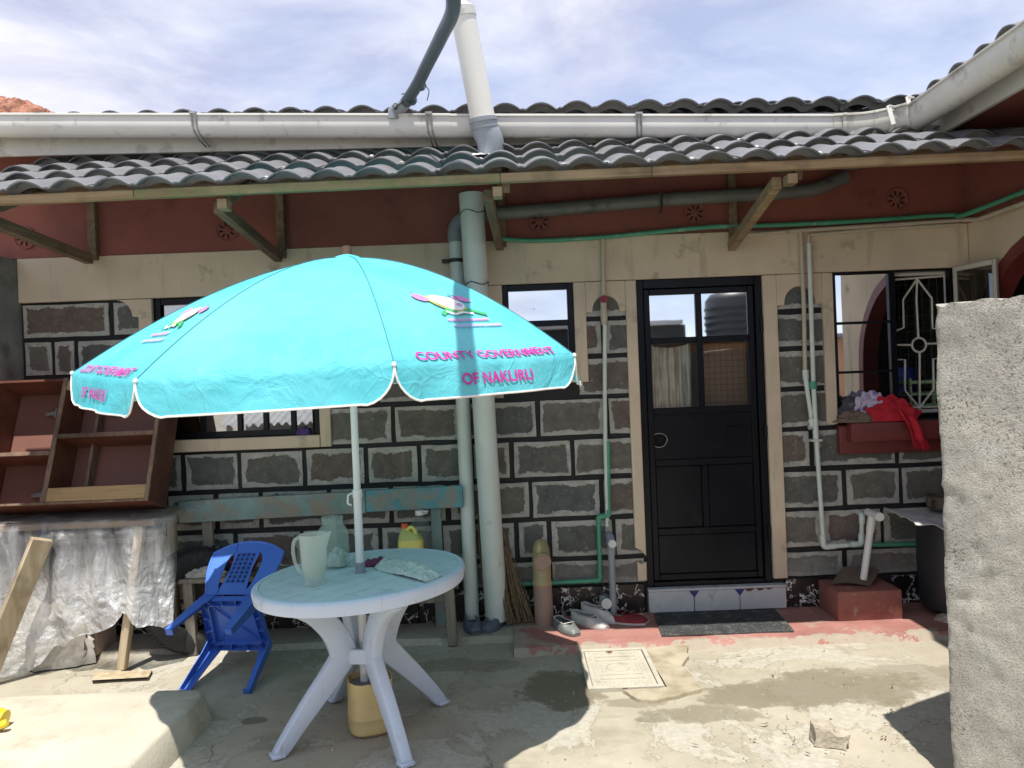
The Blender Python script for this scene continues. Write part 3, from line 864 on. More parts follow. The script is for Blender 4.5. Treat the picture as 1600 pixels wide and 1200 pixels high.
# ---- stone blocks
CZ = [0.24, 0.44, 0.72, 1.0, 1.28, 1.56, 1.84, 2.10, 2.36]
def X5(*pxs, y=600):
    return [wx(p, y) for p in pxs]
JOINTS = {  # course -> list of (start, end, [vertical joints]) in metres on the wall
    0: [(WL, OP_D[0] - 0.0, X5(60, 190, 330, 455, 590, 720, 860, y=890)), (OP_D[1], WR, X5(1320, 1440, y=890))],
    1: [(WL, OP_D[0], X5(20, 130, 255, 370, 473, 595, 690, 807, 859, 960, y=850)), (OP_D[1], WR, X5(1285, 1378, 1480, y=825))],
    2: [(WL, OP_D[0], X5(60, 175, 262, 339, 409, 515, 612, 700, 830, 941, y=790)), (OP_D[1], WR, X5(1318, 1406, 1490, y=760))],
    3: [(WL, OP_D[0], X5(20, 110, 205, 287, 375, 476, 573, 656, 737, 800, 895, y=720)), (OP_D[1], WR, X5(1267, 1400, y=700))],
    4: [(WL, OP_L[0], X5(70, 160, y=650)), (OP_L[1], OP_D[0], X5(615, 722, 840, 948, y=655)), (OP_D[1], OP_R[0], [])],
    5: [(WL, OP_L[0], X5(85, 121, y=560)), (OP_L[1], OP_S[0], X5(590, 690, y=590)), (OP_S[1], OP_D[0], []), (OP_D[1], OP_R[0], [])],
    6: [(WL, OP_L[0], X5(85, 121, 235, y=560)), (OP_L[1], OP_S[0], X5(570, 660, y=560)), (OP_S[1], OP_D[0], X5(943, y=530)), (OP_D[1], OP_R[0], [])],
    7: [(WL, OP_L[0], X5(175, y=500)), (OP_L[1], OP_S[0], X5(600, 690, y=500)), (OP_S[1], OP_D[0], []), (OP_D[1], OP_R[0], [])],
}
def block(x0, x1, z0, z1, seed):
    j = 0.0165
    x0 += j + random.uniform(-.003, .004); x1 -= j + random.uniform(-.003, .004)
    z0 += j + random.uniform(-.002, .004); z1 -= j + random.uniform(-.002, .004)
    if x1 - x0 < 0.03:
        return
    w, h = x1 - x0, z1 - z0
    pr = random.uniform(0.012, 0.018)
    nx, nzv = 5, 3
    vs, uv, uv2 = [], [], []
    for k in range(nzv + 1):
        for i in range(nx + 1):
            u = i / nx; v = k / nzv
            x, z = x0 + w * u, z0 + h * v
            edge = i in (0, nx) or k in (0, nzv)
            if edge:
                x += 0.004 * fz((x, z, seed), 9, 1); z += 0.004 * fz((x, z, seed), 9, 2)
            y = D - pr - (0.0025 * fz((x, z, seed), 6, 3)) + (0.004 if edge else 0)
            vs.append(V((x, y, z)))
            uv.append((w * u, h * v)); uv2.append((w * (1 - u), h * (1 - v)))
    fs = [(k * (nx + 1) + i, k * (nx + 1) + i + 1, (k + 1) * (nx + 1) + i + 1, (k + 1) * (nx + 1) + i) for k in range(nzv) for i in range(nx)]
    rim = list(range(nx + 1)) + [k * (nx + 1) + nx for k in range(1, nzv + 1)] + [nzv * (nx + 1) + i for i in range(nx - 1, -1, -1)] + [k * (nx + 1) for k in range(nzv - 1, 0, -1)]
    base = len(vs)
    for r in rim:
        vs.append(V((vs[r].x, D - 0.0005, vs[r].z))); uv.append(uv[r]); uv2.append(uv2[r])
    n = len(rim)
    for i in range(n):
        fs.append((rim[i], base + i, base + (i + 1) % n, rim[(i + 1) % n]))
    c = V(((x0 + x1) / 2, D, (z0 + z1) / 2))
    me = bpy.data.meshes.new('block')
    me.from_pydata([p - c for p in vs], [], fs)
    me.materials.append(MT['block'])
    for nm, co in (('near', uv), ('far', uv2)):
        lay = me.uv_layers.new(name=nm)
        for lp in me.loops:
            lay.data[lp.index].uv = co[lp.vertex_index]
    me.shade_smooth()
    me.set_sharp_from_angle(angle=rad(45))
    link('block', me, c, wall)
sd = 0
for ci, spans in JOINTS.items():
    for (a, b, js) in spans:
        js = [q for q in js if a + 0.05 < q < b - 0.05]
        # no block behind a plaster strip's opening: shorten at openings
        e = [a] + js + [b]
        for p, q in zip(e, e[1:]):
            z0, z1 = CZ[ci], CZ[ci + 1]
            for h in (OP_L, OP_S, OP_D, OP_R):     # trim blocks that meet an opening from below
                if p < h[1] and q > h[0] and z1 > h[2] + 0.001 and z0 < h[2] and not (q <= h[0] + .001 or p >= h[1] - .001):
                    z1 = min(z1, h[2])
            if z1 - z0 > 0.05:
                sd += 1
                block(p, q, z0, z1, sd)

# ---- cream plaster (14 mm proud of the stone)
YP = D - 0.034
def cream(poly, name='plaster', mat='cream', y0=YP, y1=D + 0.001):
    return build(name, MB().prism(poly, y0, y1), MT[mat], house, bevel=0.004, smooth=30)
def rough_edge(pts, amp=0.004):
    return pts
cream([(WL, ZT + 0.002), (WR, ZT + 0.002), (WR, 2.668), (WL, 2.668)])
def pz(*pp, d=D):
    return [(at(x, y, d).x, at(x, y, d).z) for x, y in pp]
def arc(cx, cz, r, a0, a1, n=8):
    return [(cx + r * math.cos(rad(a0 + (a1 - a0) * i / n)), cz + r * math.sin(rad(a0 + (a1 - a0) * i / n))) for i in range(n + 1)]
# ornament left of the left window
xa, xb = wx(183, 475), OP_L[0]
oz = ZT - 0.002
cream([(xa, oz)] + arc(xa, oz - 0.12, 0.118, 90, 0, 8)[1:] + [(wx(220, 499), oz - 0.125), (wx(220, 520), oz - 0.24), (xb - 0.085, 1.285), (xb, 1.285), (xb, oz)])
# left window: right side and sill
cream([(OP_L[1], 1.285), (wx(518, 660), 1.285), (wx(518, 660), oz), (OP_L[1], oz)])
cream([(OP_L[0] + .001, 1.285), (OP_L[1] - .001, 1.285), (OP_L[1] - .001, 1.369), (OP_L[0] + .001, 1.369)], y0=YP - 0.012)
# small window surround
xl, xr = wx(762, 520), wx(917, 540)
cream([(xl, 1.665), (OP_S[0], 1.665), (OP_S[0], oz), (xl, oz)])
cream([(OP_S[1], 1.665), (xr, 1.665), (xr, oz), (OP_S[1], oz)])
cream([(OP_S[0] + .001, 1.665), (OP_S[1] - .001, 1.665), (OP_S[1] - .001, 1.719), (OP_S[0] + .001, 1.719)], y0=YP - 0.006)
# stepped arch over the two narrow stone panels
def ornament(x0, x1, dz=0.0):
    m, w = (x0 + x1) / 2, (x1 - x0)
    z1 = 2.145 + dz
    s = w * 0.16
    r = w / 2 - s
    top = arc(m, z1 + 0.01, r, 180, 0, 14)
    top = [(x, z1 + 0.01 + (z - z1 - 0.01) * 1.1) for x, z in top]
    outline = [(x0, z1), (x0 + s, z1)] + top + [(x1 - s, z1), (x1, z1)]
    cream([(x0, oz)] + outline + [(x1, oz)])
ornament(xr + 0.001, 0.809)
ornament(1.861, 2.174)
# door surround, window surround
cream([(0.81, 0.50), (0.845, 0.485), (0.885, 0.44), (0.885, oz), (0.81, oz)])
cream([(0.82, 0.27), (0.885, 0.27), (0.885, 0.40), (0.85, 0.385), (0.82, 0.41)])
cream([(1.765, 0.25), (1.862, 0.25), (1.86, oz), (1.765, oz)])
cream([(2.175, 1.305), (2.25, 1.305), (2.25, oz), (2.175, oz)])
cream([(3.11, 1.305), (WR, 1.305), (WR, oz), (3.11, oz)])
# red sill under the right window
sill = MB().prism([(2.235, 1.30), (WR, 1.30), (WR, 1.095), (2.235, 1.095)], D - 0.075, D - 0.02)
build('window_sill', sill, MT['red_sill'], house, bevel=0.018, seg=2)
build('window_sill', MB().prism([(2.285, 1.318), (WR, 1.318), (WR, 1.185), (2.285, 1.185)], D - 0.155, D - 0.076), MT['red_sill'], house, bevel=0.012, seg=2)

# ---- plinth tiles
px_edges = [-3.35, -3.02, -2.69, -2.36, -2.03, -1.70, -1.37, -1.04, -0.71, -0.38, -0.05, 0.28, 0.575, 0.865]
for a, b in zip(px_edges, px_edges[1:]):
    build('plinth_tile', MB().box((a + .003, D - 0.022, 0.03), (b - .003, D - 0.0006, 0.243 + random.uniform(-.004, .004))), MT['marble'], house, bevel=0.002)
for a, b in ((1.845, 2.12), (2.12, 2.45), (2.45, 2.78), (2.78, 3.11)):
    build('plinth_tile', MB().box((a + .003, D - 0.022, 0.03), (b - .003, D - 0.0006, 0.238 + random.uniform(-.004, .004))), MT['marble'], house, bevel=0.002)

# ---- doorstep
ds = build('doorstep', MB().box((0.885, D - 0.05, 0.0), (1.838, D + 0.2, 0.213)), MT['grey_plaster'], house, bevel=0.004)
for a, b in ((0.885, 1.20), (1.20, 1.515), (1.515, 1.838)):
    st = MB().box((a + .003, D - 0.062, 0.055), (b - .003, D - 0.0505, 0.196))
    build('step_tile', st, MT['tile_white'], ds, bevel=0.002)
dm = MB()
for cx in (1.20, 1.515):
    dm.prism([(cx - 0.036, 0.197), (cx, 0.150), (cx + 0.036, 0.197)], D - 0.064, D - 0.0625)
build('tile_pattern', dm, MT['tile_blue'], ds)
rc = MB()
for cx, w, h in ((1.585, 0.036, 0.022), (1.66, 0.032, 0.02), (1.72, 0.028, 0.014)):
    rc.prism([(cx - w, 0.2), (cx - w * .5, 0.2 - h), (cx + .3 * w, 0.2 - h * .8), (cx + w, 0.2)], D - 0.0642, D - 0.0625)
build('chipped_glaze', rc, MT['rust'], ds)
build('step_tread', MB().box((0.885, D - 0.063, 0.1975), (1.838, D - 0.0, 0.2145)), MT['tile_white'], ds, bevel=0.003)

# ---- windows
def bars(mb, x0, x1, z0, z1, t, y0, y1):
    mb.box((x0, y0, z0), (x0 + t, y1, z1)); mb.box((x1 - t, y0, z0), (x1, y1, z1))
    mb.box((x0 + t, y0, z1 - t), (x1 - t, y1, z1)); mb.box((x0 + t, y0, z0), (x1 - t, y1, z0 + t))
    return mb
def pane(parent, x0, x1, z0, z1, y, mat, name='pane'):
    a = rad(random.uniform(-.25, .25))
    return build(name, MB().box((x0, y, z0), (x1, y + 0.004, z1)), MT[mat], parent, smooth=0)
# left window
x0, x1, z0, z1 = OP_L
wl_ = build('window', bars(MB(), x0 + .002, x1 - .002, z0 + .002, z1 - .002, 0.045, D + 0.004, D + 0.05), MT['black_steel'], house, bevel=0.003)
tz = 2.03
mm = MB()
for f in (0.27, 0.5, 0.66, 0.83):
    x = x0 + (x1 - x0) * f
    mm.box((x - .017, D + .006, z0 + .045), (x + .017, D + .046, z1 - .045))
build('mullion', mm, MT['black_steel'], wl_, bevel=0.002)
cuts = [x0 + .045] + [x0 + (x1 - x0) * f for f in (0.27, 0.5, 0.66, 0.83)] + [x1 - .045]
build('transom', MB().box((x0 + .045, D + .008, tz - .017), (x1 - .045, D + .044, tz + .017)), MT['black_steel'], wl_)
for a, b in zip(cuts, cuts[1:]):
    for c, d in ((z0 + .045, tz), (tz, z1 - .045)):
        pane(wl_, a + .018, b - .018, c, d, D + 0.024, 'glass_mid')
# small window
x0, x1, z0, z1 = OP_S
ws = build('window', bars(MB(), x0 + .002, x1 - .002, z0 + .002, z1 - .002, 0.042, D - 0.012, D + 0.05), MT['black_steel'], house, bevel=0.003)
mz = 2.085
build('transom', MB().box((x0 + .042, D - .008, mz - .02), (x1 - .042, D + .044, mz + .02)), MT['black_steel'], ws, bevel=0.002)
pane(ws, x0 + .042, x1 - .042, mz + .02, z1 - .042, D + 0.012, 'glass_sky')
pane(ws, x0 + .042, x1 - .042, z0 + .042, mz - .02, D + 0.02, 'glass_mid')
# right window
x0, x1, z0, z1 = OP_R
wr = build('window', bars(MB(), x0 + .002, x1 - .002, z0 + .002, z1 - .002, 0.03, D - 0.004, D + 0.05), MT['black_steel'], house, bevel=0.003)
xm = wx(1396, 520)
build('mullion', MB().box((xm - .022, D - .002, z0 + .03), (xm + .022, D + .046, z1 - .03)), MT['black_steel'], wr)
for zz in (at(1345, 504, D).z, at(1345, 581, D).z):
    build('glazing_bar', MB().box((x0 + .03, D + .002, zz - .009), (xm - .022, D + .04, zz + .009)), MT['black_steel'], wr)
zs = [z0 + .03, at(1345, 581, D).z, at(1345, 504, D).z, z1 - .03]
for a, b in zip(zs, zs[1:]):
    pane(wr, x0 + .03, xm - .022, a + .009, b - .009, D + 0.016, 'glass_sky')
# burglar grille of the open half
yb = D + 0.085
gm = MB()
def gp(*pp):
    gm.tube([at(x, y, yb) for x, y in pp], 0.0075, 8)
gp((1398, 437), (1490, 430)); gp((1398, 638), (1500, 634))
gp((1433, 434), (1432, 470), (1435, 528)); gp((1437, 550), (1437, 640))
gp((1433, 436), (1411, 468), (1412, 512), (1400, 517)); gp((1433, 436), (1456, 466), (1457, 513), (1490, 515))
gp((1399, 539), (1424, 539)); gp((1448, 537), (1500, 536))
gp((1402, 562), (1414, 562), (1414, 610), (1437, 637)); gp((1480, 558), (1458, 561), (1459, 608), (1437, 637))
gp((1477, 432), (1478, 640)); 
ring = [at(1436, 539, yb) + V((0.05 * math.cos(a * PI / 10), 0, 0.05 * math.sin(a * PI / 10))) for a in range(21)]
gm.tube(ring, 0.0075, 8, caps=False)
build('grille', gm, MT['white_steel'], wr)
wf = bars(MB(), xm + .024, x1 - .002, z0 + .032, z1 - .032, 0.022, D + 0.06, D + 0.085)
build('inner_frame', wf, MT['white_steel'], wr)
mesh_b = MB()
for k in range(9):
    x = xm + .05 + k * 0.055
    mesh_b.tube([(x, yb + .03, z0 + .05), (x, yb + .03, z1 - .05)], 0.002, 4)
for k in range(18):
    z = z0 + .06 + k * .055
    mesh_b.tube([(xm + .03, yb + .03, z), (x1 - .03, yb + .03, z)], 0.002, 4)
build('wire_mesh', mesh_b, MT['wire'], wr, kind='stuff')
# open window leaf, hinged at the right jamb and swung outward
hx = 3.09
lw = 0.37
ang = rad(-68)
def leaf(p):        # p = (along, thick, z)
    return V((hx + 0.0 + p[0] * math.cos(ang) * 0.55, D - 0.035 + p[0] * math.sin(ang), p[2])) + V((p[1] * 0.9, p[1] * 0.4, 0))
lm = MB()
bars(lm, 0.0, lw, z0 + .03, z1 - 0.02, 0.032, -0.014, 0.014)
lf = build('window_leaf', lm.xf(leaf), MT['white_steel'], wr, bevel=0.002)
build('pane', MB().box((0.03, -0.002, z0 + .06), (lw - .03, 0.002, z1 - .05)).xf(leaf), MT['glass_inner'], lf, smooth=0) if False else build('leaf_pane', MB().box((0.03, -0.002, z0 + .06), (lw - .03, 0.002, z1 - .05)).xf(leaf), MT['glass_inner'], wr, smooth=0)

# ---- the steel door
x0, x1, z0, z1 = OP_D
dfr = MB()
yf0, yf1 = D - 0.006, D + 0.06
t = 0.052
dfr.box((x0 + .001, yf0, z0), (x0 + t, yf1, z1 - .001)); dfr.box((x1 - t, yf0, z0), (x1 - .001, yf1, z1 - .001))
dfr.box((x0 + t, yf0, z1 - t - .01), (x1 - t, yf1, z1 - .001)); dfr.box((x0 + t, yf0, z0), (x1 - t, yf1, z0 + .035))
build('door_frame', dfr, MT['black_steel'], house, bevel=0.004)
dl = MB()
a, b = x0 + t + .004, x1 - t - .004
zb, zt = z0 + .04, z1 - t - .014
zmid = at(1090, 640, D).z                    # bottom of the glazed part
zr = at(1090, 530, D).z                      # bar between the glass rows
s = 0.042
dy0, dy1 = D + 0.012, D + 0.05
z2, z3 = at(1090, 722, D).z, at(1090, 830, D).z
bars(dl, a, b, zb, zt, s, dy0, dy1)
xmid = (a + b) / 2
dl.box((a + s, dy0, zmid - .028), (b - s, dy1, zmid + .02))
dl.box((a + s, dy0, z2 - .024), (b - s, dy1, z2 + .024))
dl.box((a + s, dy0, z3 - .024), (b - s, dy1, z3 + .024))
dl.box((xmid - .022, dy0, zmid + .02), (xmid + .022, dy1, zt - s))
dl.box((xmid - .022, dy0, z3 + .024), (xmid + .022, dy1, z2 - .024))
dl.box((a + s, dy0 + .004, zr - .02), (xmid - .022, dy1, zr + .02)); dl.box((xmid + .022, dy0 + .004, zr - .02), (b - s, dy1, zr + .02))
door = build('door', dl, MT['black_steel'], house, bevel=0.004)
def pressed(x0, x1, z0, z1):
    m = MB().box((x0, D + .026, z0), (x1, D + .034, z1))
    q = 0.025
    build('panel', m, MT['black_steel'], door, bevel=0.006)
pressed(a + s, xmid - .022, z3 + .024, z2 - .024); pressed(xmid + .022, b - s, z3 + .024, z2 - .024)
pressed(a + s, b - s, zb + s, z3 - .024)
# lock panel with a round hand hole
hc = at(1031, 687, D)
lp = MB()
ax0, ax1, az0, az1 = a + s, b - s, z2 + .024, zmid - .028
hole = [(hc.x + 0.056 * math.cos(2 * PI * k / 24), hc.z + 0.056 * math.sin(2 * PI * k / 24) * (1.0 if math.sin(2 * PI * k / 24) < 0 else 0.75)) for k in range(24)]
outer = []
for k in range(24):
    an = 2 * PI * k / 24
    c, sn = math.cos(an), math.sin(an)
    tx = ((ax1 if c > 0 else ax0) - hc.x) / c if abs(c) > 1e-6 else 1e9
    tz_ = ((az1 if sn > 0 else az0) - hc.z) / sn if abs(sn) > 1e-6 else 1e9
    tt = min(abs(tx), abs(tz_))
    outer.append((hc.x + c * tt, hc.z + sn * tt))
for cx, cz in ((ax0, az0), (ax1, az0), (ax1, az1), (ax0, az1)):
    k = min(range(24), key=lambda i: (outer[i][0] - cx) ** 2 + (outer[i][1] - cz) ** 2)
    outer[k] = (cx, cz)
yy = D + .024
vs = [V((x, yy, z)) for x, z in outer] + [V((x, yy, z)) for x, z in hole] + [V((x, yy + .02, z)) for x, z in hole]
lp.add(vs, [(k, (k + 1) % 24, 24 + (k + 1) % 24, 24 + k) for k in range(24)] + [(24 + k, 24 + (k + 1) % 24, 48 + (k + 1) % 24, 48 + k) for k in range(24)])
build('lock_panel', lp, MT['black_steel'], door, smooth=0)
build('lock_plate', MB().box((b - s - 0.17, D + .017, hc.z - 0.05), (b - s - 0.045, D + .0235, hc.z + 0.075)), MT['black_steel'], door, bevel=0.003)
build('dark_backing', MB().box((hc.x - .07, D + .046, hc.z - .07), (hc.x + .07, D + .09, hc.z + .07)), MT['void'], door, smooth=0)  # black block added behind the hand hole, standing in for its shade
ringm = MB().tube([V((x, yy - .001, z)) for x, z in hole + hole[:1]], 0.0028, 6, caps=False)
build('hole_rim', ringm, MT['metal'], door)
pane(door, a + s, xmid - .022, zr + .02, zt - s, D + .03, 'glass_sky')
pane(door, xmid + .022, b - s, zr + .02, zt - s, D + .03, 'glass_sky')
pane(door, a + s, xmid - .022, zmid + .02, zr - .02, D + .03, 'glass_clear')
pane(door, xmid + .022, b - s, zmid + .02, zr - .02, D + .03, 'glass_clear')
dmz = MB()
for k in range(9):
    x = xmid + .03 + k * .042
    dmz.tube([(x, D + .075, zmid - .02), (x, D + .075, zr)], .002, 4)
for k in range(10):
    z = zmid + k * .042
    dmz.tube([(xmid + .02, D + .075, z), (b - .03, D + .075, z)], .002, 4)
build('wire_mesh', dmz, MT['rust'], door, kind='stuff')
build('inner_board', MB().box((xmid + .02, D + .16, zmid - .1), (b - .02, D + .17, zr - .03)), MT['brown_wall'], door, smooth=0)
hg = MB()
for zz in (z0 + .35, z0 + 1.05, z0 + 1.8):
    hg.tube([(x1 - .012, D - .012, zz - .045), (x1 - .012, D - .012, zz + .045)], 0.011, 8)
build('hinge', hg, MT['black_steel'], door)
def cfn(u, v):
    x = a + s - .02 + (0.30 + 0.01 * v) * u
    return V((x, D + .07 + 0.013 * math.sin(u * 38 + 1.5 * v) + 0.006 * fz((u * 3, v * 2, 0), 3), zmid - .3 + v * (zr - zmid + .25 + 0.03 * (2 * u - 1) ** 2)))
build('curtain', MB().slab(cfn, 60, 10, 0.002), MT['curtain'], label='yellowed net curtain behind the lower left glass of the door', category='curtain')

# ---- air vents in the maroon band
for (vx, vy) in ((355, 360), (843, 346), (1085, 333), (1400, 312), (40, 372)):
    c = at(vx, vy, D - 0.026)
    vm = MB()
    vm.lathe([(0.0, 0.006), (0.012, 0.010), (0.02, 0.006), (0.066, 0.006), (0.070, 0.013), (0.078, 0.013), (0.080, 0.0)], c, 28, Matrix.Rotation(PI / 2, 4, 'X'))
    vent = build('air_vent', vm, MT['maroon'], house)
    hm = MB()
    for k in range(8):
        an = k * PI / 4 + 0.2
        hm.beam(c + V((0.028 * math.cos(an), -0.0066, 0.028 * math.sin(an))), c + V((0.058 * math.cos(an), -0.0066, 0.058 * math.sin(an))), 0.004, 0.011, V((-math.sin(an), 0, math.cos(an))))
    build('vent_slots', hm, MT['void'], vent, smooth=0)

# ---- wing wall with the arch (right)
wxx = WR + 0.003
yc, zc, ra = 4.36, 1.72, 0.70
archpts = [(yc + ra * math.cos(rad(180 - a_)), zc + ra * math.sin(rad(180 - a_))) for a_ in range(0, 181, 9)]   # low y to high y
poly = [(3.25, 0.0), (3.25, 3.4), (5.19, 3.4), (5.19, 0.0), (yc + ra, 0.0)] + list(reversed(archpts)) + [(yc - ra, 0.0)]
wm = MB()
wm.prism(poly, wxx, wxx + 0.12, fn=lambda p, q, r: V((q, p, r)))
build('wing_wall', wm, MT['cream'], house, smooth=30)
bm_ = MB()
vs = []
for (y, z) in [(yc - ra + .005, 0.05)] + [(yc + (p_ - yc) * .993, zc + (q_ - zc) * .993) for p_, q_ in archpts] + [(yc + ra - .005, 0.05)]:
    dx, dz = y - yc, max(z - zc, 0)
    n = math.hypot(dx, dz)
    oy, oz_ = (y + dx / n * 0.085, z + dz / n * 0.085) if z > zc else (y + math.copysign(0.085, dx), z)
    for (yy_, zz_, xx_) in ((y, z, wxx - .012), (oy, oz_, wxx - .012), (oy, oz_, wxx + .002), (y, z, wxx + .125)):
        vs.append(V((xx_, yy_ + (0.002 if False else 0), zz_)))
n = len(vs) // 4
bm_.add(vs, [(i * 4 + k, i * 4 + k + 1, (i + 1) * 4 + k + 1, (i + 1) * 4 + k) for i in range(n - 1) for k in range(2)] + [(i * 4 + 3, i * 4, (i + 1) * 4, (i + 1) * 4 + 3) for i in range(n - 1)])
build('arch_band', bm_, MT['red_sill'], house)
build('wing_band', MB().box((wxx - .02, 1.2, 2.66), (wxx + .16, 5.17, 3.42)), MT['maroon'], house)
# verandah behind the arch
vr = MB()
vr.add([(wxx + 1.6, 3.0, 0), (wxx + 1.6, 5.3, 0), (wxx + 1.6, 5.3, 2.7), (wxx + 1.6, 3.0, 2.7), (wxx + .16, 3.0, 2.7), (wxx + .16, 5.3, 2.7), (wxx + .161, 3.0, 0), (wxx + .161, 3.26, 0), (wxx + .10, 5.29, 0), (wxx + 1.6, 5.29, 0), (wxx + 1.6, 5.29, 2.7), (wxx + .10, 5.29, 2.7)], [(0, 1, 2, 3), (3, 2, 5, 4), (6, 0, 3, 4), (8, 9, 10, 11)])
build('verandah_wall', vr, MT['void'], house, smooth=0)  # walls coloured near black: the interior's shade is put into the colour

# ------------------------------------------------------------------ roof tiles
TW, TL = 0.2283, 0.35
def tile_mesh():
    nx = 12
    def prof(tt):
        tt = (tt - 0.07) / 0.86
        return 0.043 * math.sin(PI * min(1, max(0, tt))) ** 0.85 + (0.006 if tt < 0 or tt > 1 else 0)
    vs, fs = [], []
    rows = [(0.085, -0.016), (0.084, 0.022), (0.001, 0.028), (0.0, 0.028), (0.0, 0.036), (0.10, 0.028), (TL * 0.55, 0.010), (TL, 0.0), (TL + 0.02, -0.002)]
    for (l, h) in rows:
        for i in range(nx + 1):
            vs.append(V((TW * i / nx - TW / 2, l, prof(i / nx) + h)))
    for j in range(len(rows) - 1):
        for i in range(nx):
            q = j * (nx + 1) + i
            fs.append((q, q + 1, q + nx + 2, q + nx + 1))
    me = bpy.data.meshes.new('roof_tile')
    me.from_pydata(vs, [], fs)
    me.materials.append(MT['tile'])
    me.shade_smooth()
    me.set_sharp_from_angle(angle=rad(50))
    return me
TILE = tile_mesh()
def tiles(parent, org, ax, up_dir, ncol, nrow, jit=1.0, sheet=4, skip=None):
    """org: eave start; ax: along the eave; up_dir: up the slope."""
    ax, up_dir = ax.normalized(), up_dir.normalized()
    nrm = ax.cross(up_dir).normalized()
    R = Matrix((ax, up_dir, nrm)).transposed()
    offs = {}
    for c in range(ncol):
        sh = offs.setdefault(c // sheet, (random.uniform(-.022, .012) * jit, random.uniform(0, .007) * jit, random.uniform(-.006, .006) * jit))
        for r in range(nrow):
            p = org + ax * ((c + .5) * TW) + up_dir * (r * TL + sh[0]) + nrm * (sh[1] + random.uniform(-.002, .002) * jit)
            o = link('roof_tile', TILE, p, parent)
            rr = R @ Matrix.Rotation(sh[2] + random.uniform(-.006, .006) * jit, 3, 'Z') @ Matrix.Rotation(random.uniform(-.012, .012) * jit, 3, 'Y')
            o.rotation_euler = rr.to_euler()

# canopy over the door
EY, EZ, PITCH = 3.95, 2.715, rad(24.5)
canopy = thing('tiled_canopy', 'lean-to canopy of charcoal wave tiles on timber braces above the door', 'canopy', (0, 4.5, 2.7))
upc = V((0, math.cos(PITCH), math.sin(PITCH)))
slopex = V((1, 0, 0.006))
tiles(canopy, V((-3.10, EY, EZ + 0.040)), slopex, upc, 29, 4, 1.0)
bx = [(-3.2, -1.98, 'timber'), (-1.98, -0.02, 'timber_lichen'), (-0.02, 0.79, 'timber'), (0.79, 3.6, 'timber')]
def ez(x):
    return EZ + 0.006 * (x + 3.1)
for a, b, m in bx:
    build('eave_board', MB().beam((a + .001, EY + 0.045, ez(a) + 0.040), (b - .001, EY + 0.045, ez(b) + 0.040), 0.04, 0.048), MT[m], canopy, bevel=0.003)
for z_, y_ in ((0.20, 4.45), (0.42, 4.95)):
    build('purlin', MB().beam((-3.3, y_, EZ + z_ - 0.03), (3.18, y_, EZ + z_ + 0.01), 0.05, 0.06), MT['timber_y'], canopy)
for i, (bxp, byp, tilt) in enumerate(((140, 404, 0.0), (435, 401, 0.0), (781, 383, -0.045), (1143, 384, -0.05))):
    pw = at(bxp, byp, D - 0.07)
    x = pw.x
    top = V((x + tilt, 4.09, ez(x) - 0.022))
    build('brace', MB().beam(pw + V((0, 0.0, -0.005)), top, 0.052, 0.066), MT['timber_y'] if i < 3 else MT['timber'], canopy, bevel=0.003)
    build('rafter', MB().beam((x + 0.055, EY + 0.10, ez(x) + 0.005), (x + 0.055, D - 0.03, EZ + 0.545), 0.045, 0.06), MT['timber_y'], canopy, bevel=0.003)
    build('wall_post', MB().beam((x + 0.02, D - 0.055, pw.z - 0.01), (x + 0.02, D - 0.055, EZ + 0.50), 0.055, 0.04, V((0, 1, 0))), MT['timber_y'], canopy, bevel=0.003)
    build('rafter_end', MB().box((x + tilt + .028, EY + .05, ez(x) - .052), (x + tilt + .078, EY + .13, ez(x) - .001)), MT['timber'], canopy)
nl = MB()
for k in range(34):
    c = random.randrange(0, 27); r = random.choice((0, 1, 2, 0, 1))
    q = V((-3.10 + c * TW, EY, EZ + .045 + 0.0014 * c)) + upc * (r * TL + 0.06) + V((0, -.01, 0.028))
    nl.lathe([(0.0, 0.012), (0.012, 0.008), (0.014, 0.0)], q, 8)
build('roofing_nails', nl, MT['pvc_white'], canopy, kind='stuff')

# main roof of the house: edge, fascia
RZ = 3.425
main_up = V((0, math.cos(rad(17)), math.sin(rad(17))))
mroof = build('main_roof', MB().add([(-4.3, 4.80, RZ + .0), (2.55, 4.80, RZ - .10), (3.2, 6.4, RZ + .36), (3.2, 9.0, RZ + 1.1), (-4.3, 9.0, RZ + 1.2)], [(0, 1, 2, 3, 4)]), MT['tile'], house, smooth=0)
tiles(mroof, V((-4.2, 4.76, RZ + 0.034)), V((1, 0, -0.018)), main_up, 30, 3, 0.9)
f0, f1 = at(-60, 243, 4.83), at(1440, 214, 4.83)
fm = MB()
hgt = 0.235
fm.add([(f0.x - 1, 4.81, f0.z), (f1.x, 4.81, f1.z), (f1.x, 4.81, f1.z + .165), (f0.x - 1, 4.81, f0.z + .17),
        (f0.x - 1, 4.835, f0.z), (f1.x, 4.835, f1.z), (f1.x, 4.835, f1.z + .165), (f0.x - 1, 4.835, f0.z + .17)],
       [(0, 1, 2, 3), (7, 6, 5, 4), (0, 4, 5, 1), (2, 6, 7, 3), (1, 5, 6, 2), (0, 3, 7, 4)])
build('fascia_board', fm, MT['pvc_dirty'], house, bevel=0.003)
